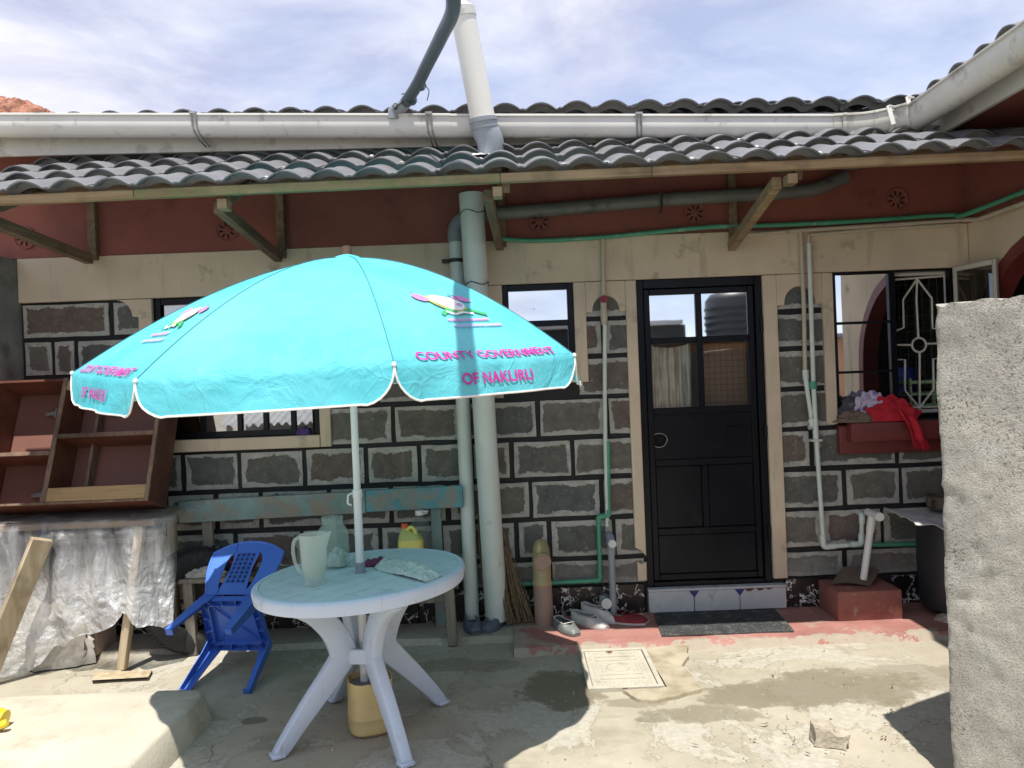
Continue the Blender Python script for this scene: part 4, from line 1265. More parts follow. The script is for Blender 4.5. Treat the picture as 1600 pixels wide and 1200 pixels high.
# wing roof
WXE = 2.60
wing_up = V((math.cos(rad(17)), 0, math.sin(rad(17))))
wroof = build('wing_roof', MB().add([(WXE + .06, 4.80, RZ - .13), (WXE + .06, -0.5, RZ - .13), (WXE + 3.6, -0.5, RZ + .98), (WXE + 3.6, 4.8, RZ + .98), (WXE + 2.0, 6.3, RZ + .5)], [(0, 1, 2, 3, 4)]), MT['tile'], house, smooth=0)
tiles(wroof, V((WXE - 0.02, 4.78, RZ - 0.125)), V((0, -1, 0)), wing_up, 16, 2, 0.9)
build('fascia_board', MB().box((WXE + .075, -0.4, 3.09), (WXE + .10, 4.80, 3.33)), MT['pvc_dirty'], house, bevel=0.003)
build('wing_soffit', MB().box((WXE + .102, -0.4, 3.12), (WR - .018, 4.80, 3.135)), MT['maroon'], house)

# ------------------------------------------------------------------ gutters
def gutter_sec(path, mat, r=0.066, depth=0.118):
    """half round channel with a rolled front lip, swept along path (list of top-centre points)."""
    prof = []
    for k in range(13):
        a = PI + PI * k / 12
        prof.append((r * math.cos(a), -0.05 + (depth - 0.05) * math.sin(a)))
    prof = [(-r - .012, 0.006), (-r - .012, -0.004), (-r, -0.006)] + prof + [(r, 0.0)]
    inner = [(x * 0.94, z + 0.004) for x, z in reversed(prof)]
    prof = prof + inner
    vs, fs = [], []
    m = len(prof)
    for i, p in enumerate(path):
        a, b = path[max(i - 1, 0)], path[min(i + 1, len(path) - 1)]
        tdir = (b - a).normalized()
        side = V((-tdir.y, tdir.x, 0)).normalized()     # away from the viewer for +x travel
        for (x, z) in prof:
            vs.append(p + side * x + V((0, 0, z)))
    for i in range(len(path) - 1):
        for k in range(m):
            k2 = (k + 1) % m
            fs.append((i * m + k, i * m + k2, (i + 1) * m + k2, (i + 1) * m + k))
    fs.append(tuple(range(m))); fs.append(tuple(range((len(path) - 1) * m, len(path) * m)))
    return MB().add(vs, fs)
GY = 4.715
ga, gb = at(-80, 185, GY), at(1297, 187, GY)
gut = thing('gutter', 'long off white half round gutter along the main roof edge', 'gutter', ga)
gp0, gp1 = ga, ga.lerp(gb, 0.57)
build('channel', gutter_sec([gp0, gp1], MT['pvc']), MT['pvc'], gut)
build('channel', gutter_sec([gp1 + V((-.04, 0, 0)), gb], MT['pvc'], 0.064, 0.116), MT['pvc'], gut)
gc = [gb, at(1345, 184, 4.70), at(1380, 178, 4.66), at(1405, 172, 4.62), at(1428, 166, 4.55)]
build('corner_piece', gutter_sec([gb + V((-.01, -.002, 0))] + bez(gc, 5)[1:], None, 0.070, 0.128), MT['pvc_dirty'], gut)
for px in (1312, 1360, 1385):
    p = at(px, 187 - (px - 1300) * .08, 4.70 - max(0, px - 1345) * .0012)
    build('joint_strap', gutter_sec([p + V((-.012, 0, .001)), p + V((.012, 0, .001))], None, 0.074, 0.133), MT['pvc_dirty'], gut)
oc = at(1331, 222, 4.70)
build('outlet', MB().tube([oc + V((0, 0, .06)), oc + V((0, 0, -.075))], 0.052, 16), MT['pvc'], gut)
build('outlet_collar', MB().tube([oc + V((0, 0, -.05)), oc + V((0, 0, -.16))], 0.058, 16), MT['pipe_dark'], gut)
for px in (310, 672, 995, -30):
    f = (px + 80) / 1377
    p = ga.lerp(gb, f)
    bk = MB()
    for s_ in (-0.013, 0.013):
        pts = [p + V((s_, -0.084, 0.012)), p + V((s_, -0.076, -0.03)), p + V((s_ + .004, -0.05, -0.10)), p + V((s_ + .012, -0.0, -0.135)), p + V((s_ + .02, 0.085, -0.15))]
        bk.tube(pts, 0.0055, 6)
    bk.box((p.x - .022, p.y - .09, p.z + .002), (p.x + .022, p.y - .07, p.z + .016))
    build('bracket', bk, MT['metal'], gut)
for (pa, pb) in (((1388, 165), (1396, 194)), ((1418, 151), (1425, 187))):
    d_ = 4.52
    build('loose_bracket', MB().beam(at(*pa, d_), at(*pb, d_), 0.026, 0.006, V((0, -1, 0))).beam(at(*pa, d_), at(pa[0] + 9, pa[1] + 2, d_ + .02), 0.02, 0.006), MT['pvc_white'], gut)
# wing gutter, running towards the viewer
gxw = 2.545
w0, w1 = V((gxw, 4.56, 3.265)), V((gxw, 0.4, 3.31))
wg = thing('gutter', 'dirty white gutter running towards the viewer under the wing roof at top right', 'gutter', w0)
build('channel', gutter_sec([w0, V((gxw, 3.2, 3.28)), w1], None, 0.074, 0.140), MT['pvc_dirty'], wg)

# ------------------------------------------------------------------ pipes
# vent stack above canopy and the drain below it
pb = at(768, 236, 4.62)
stk = thing('vent_pipe', 'tall white vent pipe leaning left above the canopy tiles', 'pipe', pb)
p1, p2 = at(757, 200, 4.58), at(724, 26, 4.45)
build('pipe', MB().tube([p1, p2], [0.077, 0.0745], 24), MT['pvc_white'], stk)
build('cap', MB().tube([p2 + (p2 - p1).normalized() * -.004, p2 + (p2 - p1).normalized() * .045, at(721, 8, 4.44), at(719, -4, 4.44)], [0.080, 0.079, 0.05, 0.046], 24), MT['pvc'], stk)
build('elbow', MB().tube(bez([p1 + (p2 - p1).normalized() * .06, p1, at(766, 222, 4.60), pb + V((-0.006, 0, -.05))], 5), [0.083] * 4 + [0.084] * 12, 24), MT['pvc_grey'], stk)
for q in (0.035, -0.004):
    c = p1 + (p2 - p1).normalized() * q
    build('socket_ring', MB().tube([c, c + (p2 - p1).normalized() * .012], 0.089, 24), MT['pvc_grey'], stk)
fl = MB()
def ffn(u, v):
    p = at(730 + 58 * u, 240 + 12 * v, 4.53)
    return V((p.x, 4.40 + .22 * (1 - v), p.z + 0.012 * fz((u * 4, v * 3, 0), 2.2, 3) + .022 * (1 - v)))
build('flashing', MB().slab(ffn, 16, 6, 0.003), MT['white_cap'], stk)

dp = thing('drainpipe', 'thick pale green-grey drainpipe from the canopy down to the ground', 'drainpipe', at(775, 968, 5.05))
q0, q1 = at(776, 968, 5.06), at(736, 303, 4.98)
build('pipe', MB().tube([q0, q0.lerp(q1, .93)], 0.076, 24), MT['pvc_green_grey'], dp)
build('socket', MB().tube([q0.lerp(q1, .80), q0.lerp(q1, .805), q1], [0.078, 0.081, 0.0815], 24), MT['pvc_green_grey'], dp)
wr_ = MB()
for f in (.955, .79):
    c = q0.lerp(q1, f)
    wr_.tube([c + V((.084 * math.cos(k * PI / 8), .084 * math.sin(k * PI / 8), 0.012 * math.sin(k * 1.3))) for k in range(17)], 0.003, 5)
build('tie_wire', wr_, MT['wire'], dp)
r0, r1 = at(738, 966, 5.13), at(712, 372, 5.12)
dp2 = thing('drainpipe', 'thinner grey drainpipe that turns and runs sloping along the maroon band', 'drainpipe', r0)
build('pipe', MB().tube([r0, r1], 0.049, 20), MT['pvc_green_grey'], dp2)
build('elbow', MB().tube(bez([r1 + V((0, 0, -.03)), r1 + V((0.004, 0, .06)), at(724, 342, 5.11), at(748, 336, 5.10)], 5), 0.055, 20), MT['pvc_grey'], dp2)
build('clamp', MB().tube([r1 + V((0, 0, -.17)), r1 + V((0, 0, -.145))], 0.056, 20).box((r1.x - .10, r1.y - .02, r1.z - .165), (r1.x - .05, r1.y + .05, r1.z - .145)), MT['wire'], dp2)
run = [at(745, 337, 5.10), at(1040, 312, 5.10), at(1235, 300, 5.08), at(1275, 297, 5.08), at(1320, 276, 5.12)]
build('sloping_run', MB().tube(corner(run, .08, 5), 0.046, 18), MT['pipe_drab'], dp2)
build('hanger', MB().tube([at(1033, 300, 5.05), at(1034, 320, 5.05), at(1032, 332, 5.12)], 0.008, 6), MT['wire'], dp2)

# overhead hose from the gutter over the umbrella to the tank behind the viewer
hose = thing('overhead_pipe', 'dark slate pipe rising from the gutter and passing over the umbrella', 'pipe', at(615, 180, 4.6))
h_pts = [at(634, 160, 4.60), at(652, 132, 4.42), at(668, 100, 4.20), at(690, 56, 3.86), at(708, 14, 3.52), V((-0.205, 3.25, 3.455)), V((-0.235, 2.86, 3.50)), V((-0.19, 2.05, 3.60)), V((-0.12, 0.6, 3.78)), V((0.6, -2.0, 3.95)), V((2.6, -5.2, 3.9))]
build('pipe', MB().tube(bez(h_pts, 8), 0.036, 16), MT['pipe_dark'], hose)
build('elbow', MB().tube(bez([at(615, 186, 4.66), at(616, 172, 4.65), at(626, 168, 4.63), at(637, 157, 4.59)], 5), 0.036, 14), MT['pvc_grey'], hose)
for px_, py_, d_ in ((655, 133, 4.44), (641, 156, 4.56)):
    dirv = (at(668, 100, 4.28) - at(634, 160, 4.60)).normalized()
    c = at(px_, py_, d_)
    build('joint_ring', MB().tube([c, c + dirv * .014], 0.0405, 16), MT['pipe_dark'], hose)
tw = MB()
tw.tube(bez([at(664, 133, 4.4), at(670, 141, 4.38), at(669, 150, 4.38), at(667, 157, 4.38)], 4), 0.003, 5)
tw.tube(bez([at(634, 152, 4.55), at(631, 146, 4.55), at(627, 148, 4.55)], 4), 0.003, 5)
tw.tube(bez([at(616, 172, 4.60), at(622, 164, 4.58), at(630, 158, 4.55), at(636, 145, 4.55)], 4), 0.004, 5)
tw.tube([at(618, 166, 4.60) + V((.018 * math.cos(k), 0, .018 * math.sin(k))) for k in range(8)], 0.0035, 5)
build('tie_wire', tw, MT['wire'], hose)

YW = D - 0.06
gpipe = thing('water_pipe', 'cream and green water pipe dropping past a valve to an elbow left of the door', 'water pipe', at(940, 905, YW))
build('riser', MB().tube([at(942, 374, YW), at(943, 470, YW), at(944, 505, YW)], 0.0145, 12), MT['cream_pipe'], gpipe)
build('union', MB().tube([at(943, 448, YW), at(943, 474, YW), at(944, 498, YW), at(944, 508, YW)], [0.017, 0.022, 0.024, 0.018], 12), MT['cream_pipe'], gpipe)
vlv = MB()
vlv.lathe([(0, .03), (.012, .03), (.014, .012), (.028, .012), (.028, .0)], at(943, 468, YW) + V((0, -.015, 0)), 8, Matrix.Rotation(PI / 2, 4, 'X'))
build('valve', vlv, MT['red_bowl'], gpipe)
build('riser', MB().tube([at(945, 500, YW), at(945, 620, YW), at(946, 700, YW), at(949, 800, YW), at(949, 822, YW)], 0.0145, 12), MT['mint'], gpipe)
build('lower_run', MB().tube(corner([at(950, 690, YW - .002), at(951, 806, YW), at(935, 807, YW), at(938, 907, YW), at(800, 914, YW), at(762, 916, YW)], .02, 4), 0.0155, 12), MT['green'], gpipe)
for c, a_, b_ in ((at(951, 806, YW), V((0, 0, 1)), V((-1, 0, 0))), (at(935, 807, YW), V((1, 0, 0)), V((0, 0, -1))), (at(938, 907, YW), V((0, 0, 1)), V((-1, 0, 0)))):
    build('elbow', MB().tube(corner([c + a_ * .045, c, c + b_ * .045], .02, 4), 0.020, 12), MT['green'], gpipe)

ghose = build('water_hose', MB().tube(bez([at(772, 372, 5.10), at(830, 376, D - .06), at(905, 373, D - .06), at(960, 369, D - .06), at(1060, 359, D - .06), at(1120, 354, D - .06), at(1200, 352, D - .06), at(1330, 346, D - .06), at(1478, 336, D - .06), V((3.10, 5.08, 2.70)), V((3.14, 4.8, 2.71)), V((3.145, 4.2, 2.72)), V((3.15, 2.5, 2.74))], 6), 0.0165, 12), MT['green'],
              label='green hose running along the bottom edge of the maroon band', category='hose')
c1 = thing('conduit', 'cream conduit run under the green hose with two drops right of the door', 'conduit', at(1250, 362, YW))
build('upper_run', MB().tube([at(1165, 367, YW), at(1250, 360, YW), at(1380, 352, YW), at(1500, 344, YW), V((3.14, 4.95, 2.645)), V((3.14, 3.5, 2.65))], 0.0145, 10), MT['cream_pipe'], c1)
build('second_run', MB().tube(corner([at(1264, 385, YW), at(1263, 367, YW), at(1370, 358, YW), at(1495, 351, YW)], .02), 0.0125, 10), MT['cream_pipe'], c1)
build('drop', MB().tube([at(1251, 358, YW), at(1256, 480, YW), at(1258, 585, YW)], 0.0145, 10), MT['cream_pipe'], c1)
build('drop', MB().tube([at(1258, 584, YW), at(1262, 615, YW), at(1269, 662, YW)], [0.019, 0.0145, 0.0145], 10), MT['mint'], c1)
build('coupling', MB().tube([at(1258, 578, YW), at(1259, 592, YW)], 0.021, 12), MT['mint'], c1)
build('elbow', MB().tube([at(1267, 655, YW), at(1269, 664, YW), at(1266, 668, D)], 0.019, 10), MT['mint'], c1)
c2 = thing('conduit', 'mint painted pipe drop that turns along the wall by the red block', 'conduit', at(1287, 855, YW - .03))
y2 = YW - .015
build('drop', MB().tube(corner([at(1264, 380, y2), at(1271, 600, y2), at(1276, 690, y2), at(1287, 855, y2), at(1346, 850, y2), at(1347, 806, y2), at(1343, 802, D)], .03, 4), 0.0155, 12), MT['mint'], c2)
build('green_tape', MB().tube([at(1270, 596, y2), at(1271, 608, y2)], 0.025, 10), MT['green'], c2)
build('socket', MB().tube([at(1274, 664, y2), at(1275, 690, y2)], 0.0195, 12), MT['mint'], c2)
build('clip', MB().box((at(1266, 688, y2).x, y2 - .022, at(1275, 688, y2).z - .007), (at(1283, 688, y2).x, D, at(1275, 688, y2).z + .007)), MT['white_steel'], c2)
for pts_ in ([at(1285, 836, y2), at(1287, 855, y2), at(1305, 853, y2)], [at(1330, 851, y2), at(1346, 850, y2), at(1346, 834, y2)], [at(1347, 818, y2), at(1347, 804, y2), at(1342, 800, D)]):
    build('elbow', MB().tube(corner(pts_, .025, 4), 0.0205, 12), MT['mint'], c2)
build('water_pipe', MB().tube([at(1340, 852, YW + .02), at(1430, 850, YW + .02)], 0.0155, 12), MT['green'], label='short green pipe along the wall behind the black barrel', category='water pipe')
wp = thing('waste_pipe', 'white waste pipe with a capped tee standing on the red block', 'waste pipe', at(1350, 905, 5.02))
wa, wb = at(1349, 906, 4.99), at(1362, 812, 5.03)
build('pipe', MB().tube([wa, wb], 0.0225, 18), MT['pvc_white'], wp)
build('tee', MB().tube([wa.lerp(wb, .80), wb, at(1363, 800, 5.04)], [.0265, .027, .02], 18).tube([at(1356, 800, 5.10), at(1374, 807, 4.93)], 0.0255, 18), MT['pvc_white'], wp)
build('end_cap', MB().tube([at(1371, 806, 4.95), at(1375, 808, 4.915)], 0.029, 18), MT['pvc_white'], wp)
pk = thing('waste_pipe', 'dusty pink standpipe topped by a mustard bend with a round cap', 'waste pipe', at(850, 975, 5.03))
ka, kb, kc = at(851, 974, 5.03), at(847, 908, 5.03), at(846, 872, 5.04)
build('pipe', MB().tube([ka, kb], 0.064, 22), MT['beige_pipe'], pk)
build('bend', MB().tube([kb + V((0, 0, -.02)), kb + V((0, 0, .0)), kb + V((0, 0, .004)), kc, kc + V((0, .04, .045)), kc + V((0, .09, .07))], [0.068, .068, .062, 0.061, 0.058, .05], 22).tube([kc + V((0.002, .04, -.0)), kc + V((.004, -.07, -.012))], 0.058, 22), MT['mustard_pipe'], pk)
build('cap', MB().tube([kc + V((.004, -.066, -.012)), kc + V((.004, -.082, -.013))], 0.050, 8), MT['beige_pipe'], pk)
gy = thing('waste_pipe', 'slim grey waste pipe with a bend standing just left of the door', 'waste pipe', at(957, 963, 5.06))
build('pipe', MB().tube([at(959, 964, 5.07), at(955, 862, 5.07)], 0.0235, 16), MT['pvc_grey'], gy)
build('bend', MB().tube(bez([at(955, 866, 5.07), at(955, 850, 5.07), at(953, 840, 5.12), at(951, 836, 5.19)], 5), 0.029, 16), MT['pvc_grey'], gy)
build('cap', MB().tube([at(956, 850, 5.07), at(957, 850, 5.02)], 0.027, 16), MT['pvc'], gy)
gs = thing('pipe_stub', 'short grey pipe stub with pale end cap low on the plinth left of the door', 'pipe', at(945, 958, 5.1))
build('pipe', MB().tube([at(945, 933, 5.21), at(948, 943, 5.06)], 0.036, 18).tube([at(944, 962, 5.12), at(944, 930, 5.13)], 0.034, 16), MT['pvc_grey'], gs)
build('cap', MB().tube([at(948, 943, 5.062), at(948, 943.5, 5.045)], 0.035, 18), MT['pvc'], gs)

# ------------------------------------------------------------------ side wall (left) and boundary wall (right)
sw = MB()
def swf(u, v):
    return V((WL - 0.004 + .004 * fz((u * 6, v * 6, 0), 1.2), 3.2 + 2.2 * u, 2.66 * v))
sw.slab(swf, 20, 20, 0.18)
build('side_wall', sw, MT['grey_plaster'], label='bare grey plastered wall at the far left under the canopy', category='wall')

A_, B_ = V((1.685, 2.965)), V((1.905, 2.62))
dr = V((0.90, 0.45)).normalized()
C_, E_ = B_ + dr * 0.66, A_ + dr * 0.66
fw = MB()
H = 1.92
ring0 = []
def seg(p, q, n):
    return [p.lerp(q, i / n) for i in range(n)]
def rc_corner(p, q, r_, rr=0.022):
    a = q + (p - q).normalized() * rr; b = q + (r_ - q).normalized() * rr
    return [a.lerp(q, .0), (a + b + q * 2) / 4, b]
cA = rc_corner(E_, A_, B_); cB = rc_corner(A_, B_, C_)
loop = cA + seg(cA[-1], cB[0], 34)[1:] + cB + seg(cB[-1], C_, 10)[1:] + [C_] + seg(C_, E_, 3)[1:] + [E_] + seg(E_, cA[0], 10)[1:]
nzr = 110
n = len(loop)
vs, fs = [], []
for j in range(nzr + 1):
    z = H * j / nzr
    for p in loop:
        top = H + 0.014 * fz((p.x, p.y, 0), 9, 3) + 0.006 * fz((p.x, p.y, 0), 30, 3)
        zz = z if j < nzr else top
        q = V((p.x, p.y, zz))
        ctr = (A_ + C_) / 2
        outd = V((p.x - ctr.x, p.y - ctr.y, 0)).normalized()
        w = 0.008 * fz(q, 3, 1) + 0.002 * fz(q, 24, 2, 3) - .02 * max(0, fz(q, 3.5, 5) - .30)
        q = q - V((-dr.y * 0, 0, 0)) + outd * w
        if j >= nzr - 1:
            q = q + outd * (-0.008 * abs(fz(q, 14, 7)))
        vs.append(q)
for j in range(nzr):
    for i in range(n):
        fs.append((j * n + i, j * n + (i + 1) % n, (j + 1) * n + (i + 1) % n, (j + 1) * n + i))
fw.add(vs, fs)
# rough top cap: strips across
i0 = cA.__len__() - 1
capv = [vs[nzr * n + i] for i in range(n)]
ctr = V((sum(p.x for p in capv) / n, sum(p.y for p in capv) / n, H + .004))
fw.add(capv + [ctr], [(i, (i + 1) % n, n) for i in range(n)])
build('boundary_wall', fw, MT['fence'], smooth=60, label='roughcast cement wall end with a chipped top at the right of the photo', category='wall')

# ------------------------------------------------------------------ umbrella
UX, UY, URZ = -0.785, 3.66, 1.787
UR, UH = 1.185, 0.530
umb = thing('umbrella', 'turquoise garden umbrella with magenta county lettering standing through the table', 'umbrella', (UX, UY, 0.2))
TH0 = 70.0
RIBDZ = {2: 0.032, 1: -0.012, 5: 0.02}
LR = 1.36
def rib_pt(k, v):
    th = rad(TH0 + 45 * k)
    r = UR * v
    z = UH * (1 - v ** 1.75)
    x, y = r * math.cos(th), -r * math.sin(th)
    return V((UX - 0.02 * v + x, UY + y, URZ + z + 0.035 * y + 0.012 * x + RIBDZ.get(k % 8, 0) * v ** 3))
def canopy_pt(k, u, s, off=0.0):
    """u across panel k (from rib k to rib k+1), s metres below the rim (negative: up the panel)."""
    v = min(1.0, max(0.0, 1 + s / LR))
    p = rib_pt(k, v).lerp(rib_pt(k + 1, v), u)
    th = rad(TH0 + 45 * k + 45 * u)
    outd = V((math.cos(th), -math.sin(th), 0))
    bow = math.sin(PI * u)
    p += outd * (0.012 * bow * v * math.sin(PI * v * .9)) + V((0, 0, -0.016 * bow * math.sin(PI * min(1, v) * .95)))
    sl = math.atan2(UH * 1.75 * max(v, .05) ** .75, UR)
    nr = outd * math.sin(sl) + V((0, 0, math.cos(sl)))
    wr = 0.007 * fz((k * 9.1 + u * 2.0, s * 2.2, k), 1.8, 4, 2) * bow
    if s > 0:
        g = min(1, s / 0.15)
        p += V((0, 0, -s * 0.97)) + outd * (s * (0.10 + .10 * bow) + g * (0.011 * math.sin(u * 17 + k * 2.1) * bow + 0.011 * fz((u * 4 + k * 3, s * 5, 0), 1.6, 6, 2)))
        nr = outd
    return p + nr * (off + wr)
VAL = 0.134
def vlen(u):
    e = min(u, 1 - u) / 0.13
    return VAL if e >= 1 else VAL * math.sqrt(max(0, 1 - (1 - e) ** 2)) + 0.004
us = [0, .004, .012, .025, .04, .06, .085, .11, .135] + [.135 + .73 * i / 16 for i in range(1, 16)] + [.865, .89, .915, .94, .96, .975, .988, .996, 1]
def text_mesh(body, size, off=0.0):
    cu = bpy.data.curves.new('t', 'FONT')
    cu.body = body
    cu.size = size
    cu.align_x = 'CENTER'
    cu.offset = off
    cu.resolution_u = 3
    o = bpy.data.objects.new('t', cu)
    COL.objects.link(o)
    bpy.context.view_layer.update()
    me = bpy.data.meshes.new_from_object(o.evaluated_get(bpy.context.evaluated_depsgraph_get()))
    vs = [V(v.co) for v in me.vertices]
    fs = [tuple(p.vertices) for p in me.polygons]
    bpy.data.objects.remove(o)
    bpy.data.curves.remove(cu)
    bpy.data.meshes.remove(me)
    return vs, fs
def put_flat(mb, vs, fs, k, s0, cu=0.5, off=0.003, sx=1.0, mi=0):
    out = []
    for p in vs:
        s = s0 - p.y
        v = min(1.0, max(0.05, 1 + s / LR))
        wch = 2 * UR * v * math.sin(rad(22.5))
        out.append(canopy_pt(k, cu + p.x * sx / wch * -1 * 1, s, off))
    mb.add(out, fs, mi)
def ell(cx, cy, rx, ry, rot=0, n=18):
    pts = [V((rx * math.cos(2 * PI * i / n), ry * math.sin(2 * PI * i / n), 0)) for i in range(n)]
    c, s_ = math.cos(rad(rot)), math.sin(rad(rot))
    return [V((cx + p.x * c - p.y * s_, cy + p.x * s_ + p.y * c, 0)) for p in pts], [tuple(range(n))]
def strokep(pts, w):
    pts = [V((a, b, 0)) for a, b in pts]
    vs, fs = [], []
    for i, p in enumerate(pts):
        t_ = (pts[min(i + 1, len(pts) - 1)] - pts[max(i - 1, 0)]).normalized()
        n_ = V((-t_.y, t_.x, 0))
        vs += [p + n_ * w / 2, p - n_ * w / 2]
    for i in range(len(pts) - 1):
        fs.append((2 * i, 2 * i + 1, 2 * i + 3, 2 * i + 2))
    return vs, fs
for k in range(8):
    mb = MB()
    cols = []
    rows_top = [0.02 + .98 * j / 16 for j in range(17)]
    for u in us:
        col = [canopy_pt(k, u, (v - 1) * LR) for v in rows_top]
        L = vlen(u)
        col += [canopy_pt(k, u, L * (j / 6)) for j in range(1, 7)]
        cols.append(col)
    m = len(cols[0])
    mb.add([p for c in cols for p in c], [(i * m + j, (i + 1) * m + j, (i + 1) * m + j + 1, i * m + j + 1) for i in range(len(us) - 1) for j in range(m - 1)])
    pn = build('canopy_panel', mb, MT['fabric'], umb, smooth=50)
    build('edge_tape', MB().tube([canopy_pt(k, u, vlen(u), 0.001) for u in us], 0.0040, 6), MT['trim'], pn)
    if k % 2 == 1:
        tm = MB()
        v1, f1_ = text_mesh('COUNTY GOVERNMENT', 0.062, 0.0016)
        put_flat(tm, v1, f1_, k, -0.010, off=0.007)
        build('lettering', tm, MT['magenta'], pn, smooth=0)
        tm = MB()
        v1, f1_ = text_mesh('OF NAKURU', 0.062, 0.0016)
        put_flat(tm, v1, f1_, k, 0.088, off=0.007)
        build('lettering', tm, MT['magenta'], pn, smooth=0)
        em = MB()
        E0 = -0.31
        def pe(shape, mi, off=0.004):
            put_flat(em, [V((p.x * .95, p.y * 1.45, 0)) for p in shape[0]], shape[1], k, E0, cu=.455, off=off + .003, mi=mi)
        pe(ell(-0.005, 0.075, 0.088, 0.052, -14), 4)
        pe(ell(0.0, 0.078, 0.080, 0.045, -14), 0, .005)
        pe(ell(-0.115, 0.105, 0.036, 0.022, -20), 1)
        pe(ell(0.105, 0.10, 0.044, 0.018, -16), 1)
        pe(strokep([(-.13, .15), (-.12, .12), (-.10, .10)], .006), 5)
        pe(strokep([(.06, .135), (.08, .12), (.085, .10)], .008), 5)
        pe(strokep([(-.09, .005), (-.04, .03), (.02, .015), (.08, .03), (.15, .0)], .016), 2)
        pe(strokep([(-.06, .018), (-.02, .006), (.03, .018), (.08, .008)], .010), 0, .006)
        pe(ell(.055, .062, .014, .010), 3, .006)
        for row, (xa_, xb_) in enumerate(((-.09, .12), (-.09, .17))):
            x_ = xa_
            while x_ < xb_:
                wd = random.uniform(.006, .012)
                pe(([V((x_, -.032 - .032 * row, 0)), V((x_ + wd, -.032 - .032 * row, 0)), V((x_ + wd, -.018 - .032 * row, 0)), V((x_, -.018 - .032 * row, 0))], [(0, 1, 2, 3)]), 1 if row == 0 else 3)
                x_ += wd + .005
        build('emblem', em, [MT['print_white'], MT['print_pink'], MT['print_green'], MT['print_lilac'], MT['print_olive'], MT['print_dark']], pn, smooth=0)
    build('rib', MB().tube([rib_pt(k, v) + V((0, 0, -.012)) for v in (.05, .2, .4, .6, .8, .9, 1)], 0.005, 6), MT['metal'], umb)
    build('seam', MB().tube([rib_pt(k, v) + V((0, 0, .0025)) for v in [.05 + .95 * i / 14 for i in range(15)]], 0.0014, 5), MT['print_dark'], umb)
    tip = rib_pt(k, 1.0)
    build('rib_tip', MB().lathe([(0, .010), (.008, .006), (.009, -.004), (0, -.010)], tip, 8), MT['trim'], umb)
pbase, ptop = V((UX + 0.005, UY, 0.22)), V((UX, UY, URZ + UH + .03))
build('pole', MB().tube([V((UX + .005, UY, 1.12)), ptop], 0.0175, 16), MT['pole'], umb)
build('pole', MB().tube([pbase, V((UX + .005, UY, 1.16))], 0.0205, 16), MT['pole'], umb)
build('pole_collar', MB().tube([V((UX + .005, UY, 1.145)), V((UX + .005, UY, 1.18))], 0.024, 16).tube([V((UX - .02, UY - .005, 1.165)), V((UX - .04, UY - .005, 1.155)), V((UX - .043, UY - .005, 1.115)), V((UX - .025, UY - .005, 1.105))], 0.005, 6), MT['pole'], umb)
build('pole_sleeve', MB().tube([V((UX + .005, UY, 0.70)), V((UX + .005, UY, 0.825))], 0.0245, 16), MT['pvc_grey'], umb)
build('finial', MB().tube([ptop + V((0, 0, -.05)), ptop + V((0, 0, .03))], 0.022, 14), MT['rust'], umb)
build('cap_cloth', MB().lathe([(0.022, .012), (.05, .004), (.085, -.012), (.10, -.03)], V((UX, UY, URZ + UH + .006)), 24), MT['fabric'], umb)
for k in range(8):
    th = rad(TH0 + 45 * k)
    build('strut', MB().tube([V((UX + .02 * math.cos(th), UY - .02 * math.sin(th), 1.66)), rib_pt(k, .5) + V((0, 0, -.014))], 0.004, 5), MT['metal'], umb)
# base
bc = gnd(575, 1143)
BXX, BYY = UX + .03, UY
bs = thing('cement_can', 'cut down yellow jerrycan filled with cement holding the umbrella pole', 'umbrella base', (BXX, BYY, 0))
def rrect(p):
    x, y, z = p
    r = math.hypot(x, y)
    if r < 1e-6:
        return V((BXX + x, BYY + y, z))
    f = (abs(x / r) ** 3.2 + abs(y / r) ** 3.2) ** (-1 / 3.2)
    a = .35
    return V((BXX + x * f * math.cos(a) - y * f * math.sin(a), BYY + x * f * math.sin(a) + y * f * math.cos(a), z + (0.008 * fz(p, 11) if z > .2 else 0)))
build('can_body', MB().lathe([(0, 0.003), (.085, 0.003), (.104, .02), (.108, .05), (.107, .085), (.110, .09), (.107, .095), (.105, .20), (.105, .262), (.101, .262), (.1, .22)], n=40).xf(rrect), MT['yellow_old'], bs)
build('cement_fill', MB().lathe([(.1, .232), (.05, .24), (.0, .244)], n=40).xf(rrect), MT['grey_plaster'], bs)

# ------------------------------------------------------------------ table
TX, TY, TZ, TR = -0.778, 3.66, 0.775, 0.512
def shear(p):
    return V((p[0], p[1], p[2] + 0.046 * (p[0] - TX) * (p[2] / TZ)))
tab = thing('plastic_table', 'round white plastic garden table with splayed legs under the umbrella', 'table', (TX, TY, 0))
top = MB().lathe([(.026, TZ - .012), (.026, TZ), (TR - .035, TZ), (TR - .033, TZ - .003), (TR - .030, TZ - .003), (TR - .028, TZ), (TR - .012, TZ - .001), (TR - .002, TZ - .008), (TR, TZ - .02), (TR - .008, TZ - .062), (TR - .014, TZ - .062), (TR - .02, TZ - .016), (.026, TZ - .012)], V((TX, TY, 0)), 96)
build('table_rim', MB().lathe([(TR - .034, TZ - .012), (TR - .034, TZ - .0005), (TR - .030, TZ + .0015), (TR - .014, TZ), (TR - .004, TZ - .006), (TR, TZ - .02), (TR - .008, TZ - .064), (TR - .016, TZ - .064), (TR - .022, TZ - .016), (TR - .034, TZ - .012)], V((TX, TY, 0)), 96).xf(shear), MT['white_plastic'], tab, smooth=50)
build('table_top', MB().lathe([(.028, TZ - .012), (.028, TZ - .0015), (TR - .036, TZ - .0015), (TR - .036, TZ - .012), (.028, TZ - .012)], V((TX, TY, 0)), 96).xf(shear), MT['table_face'], tab, smooth=40)
sm = MB()
ta = rad(50)
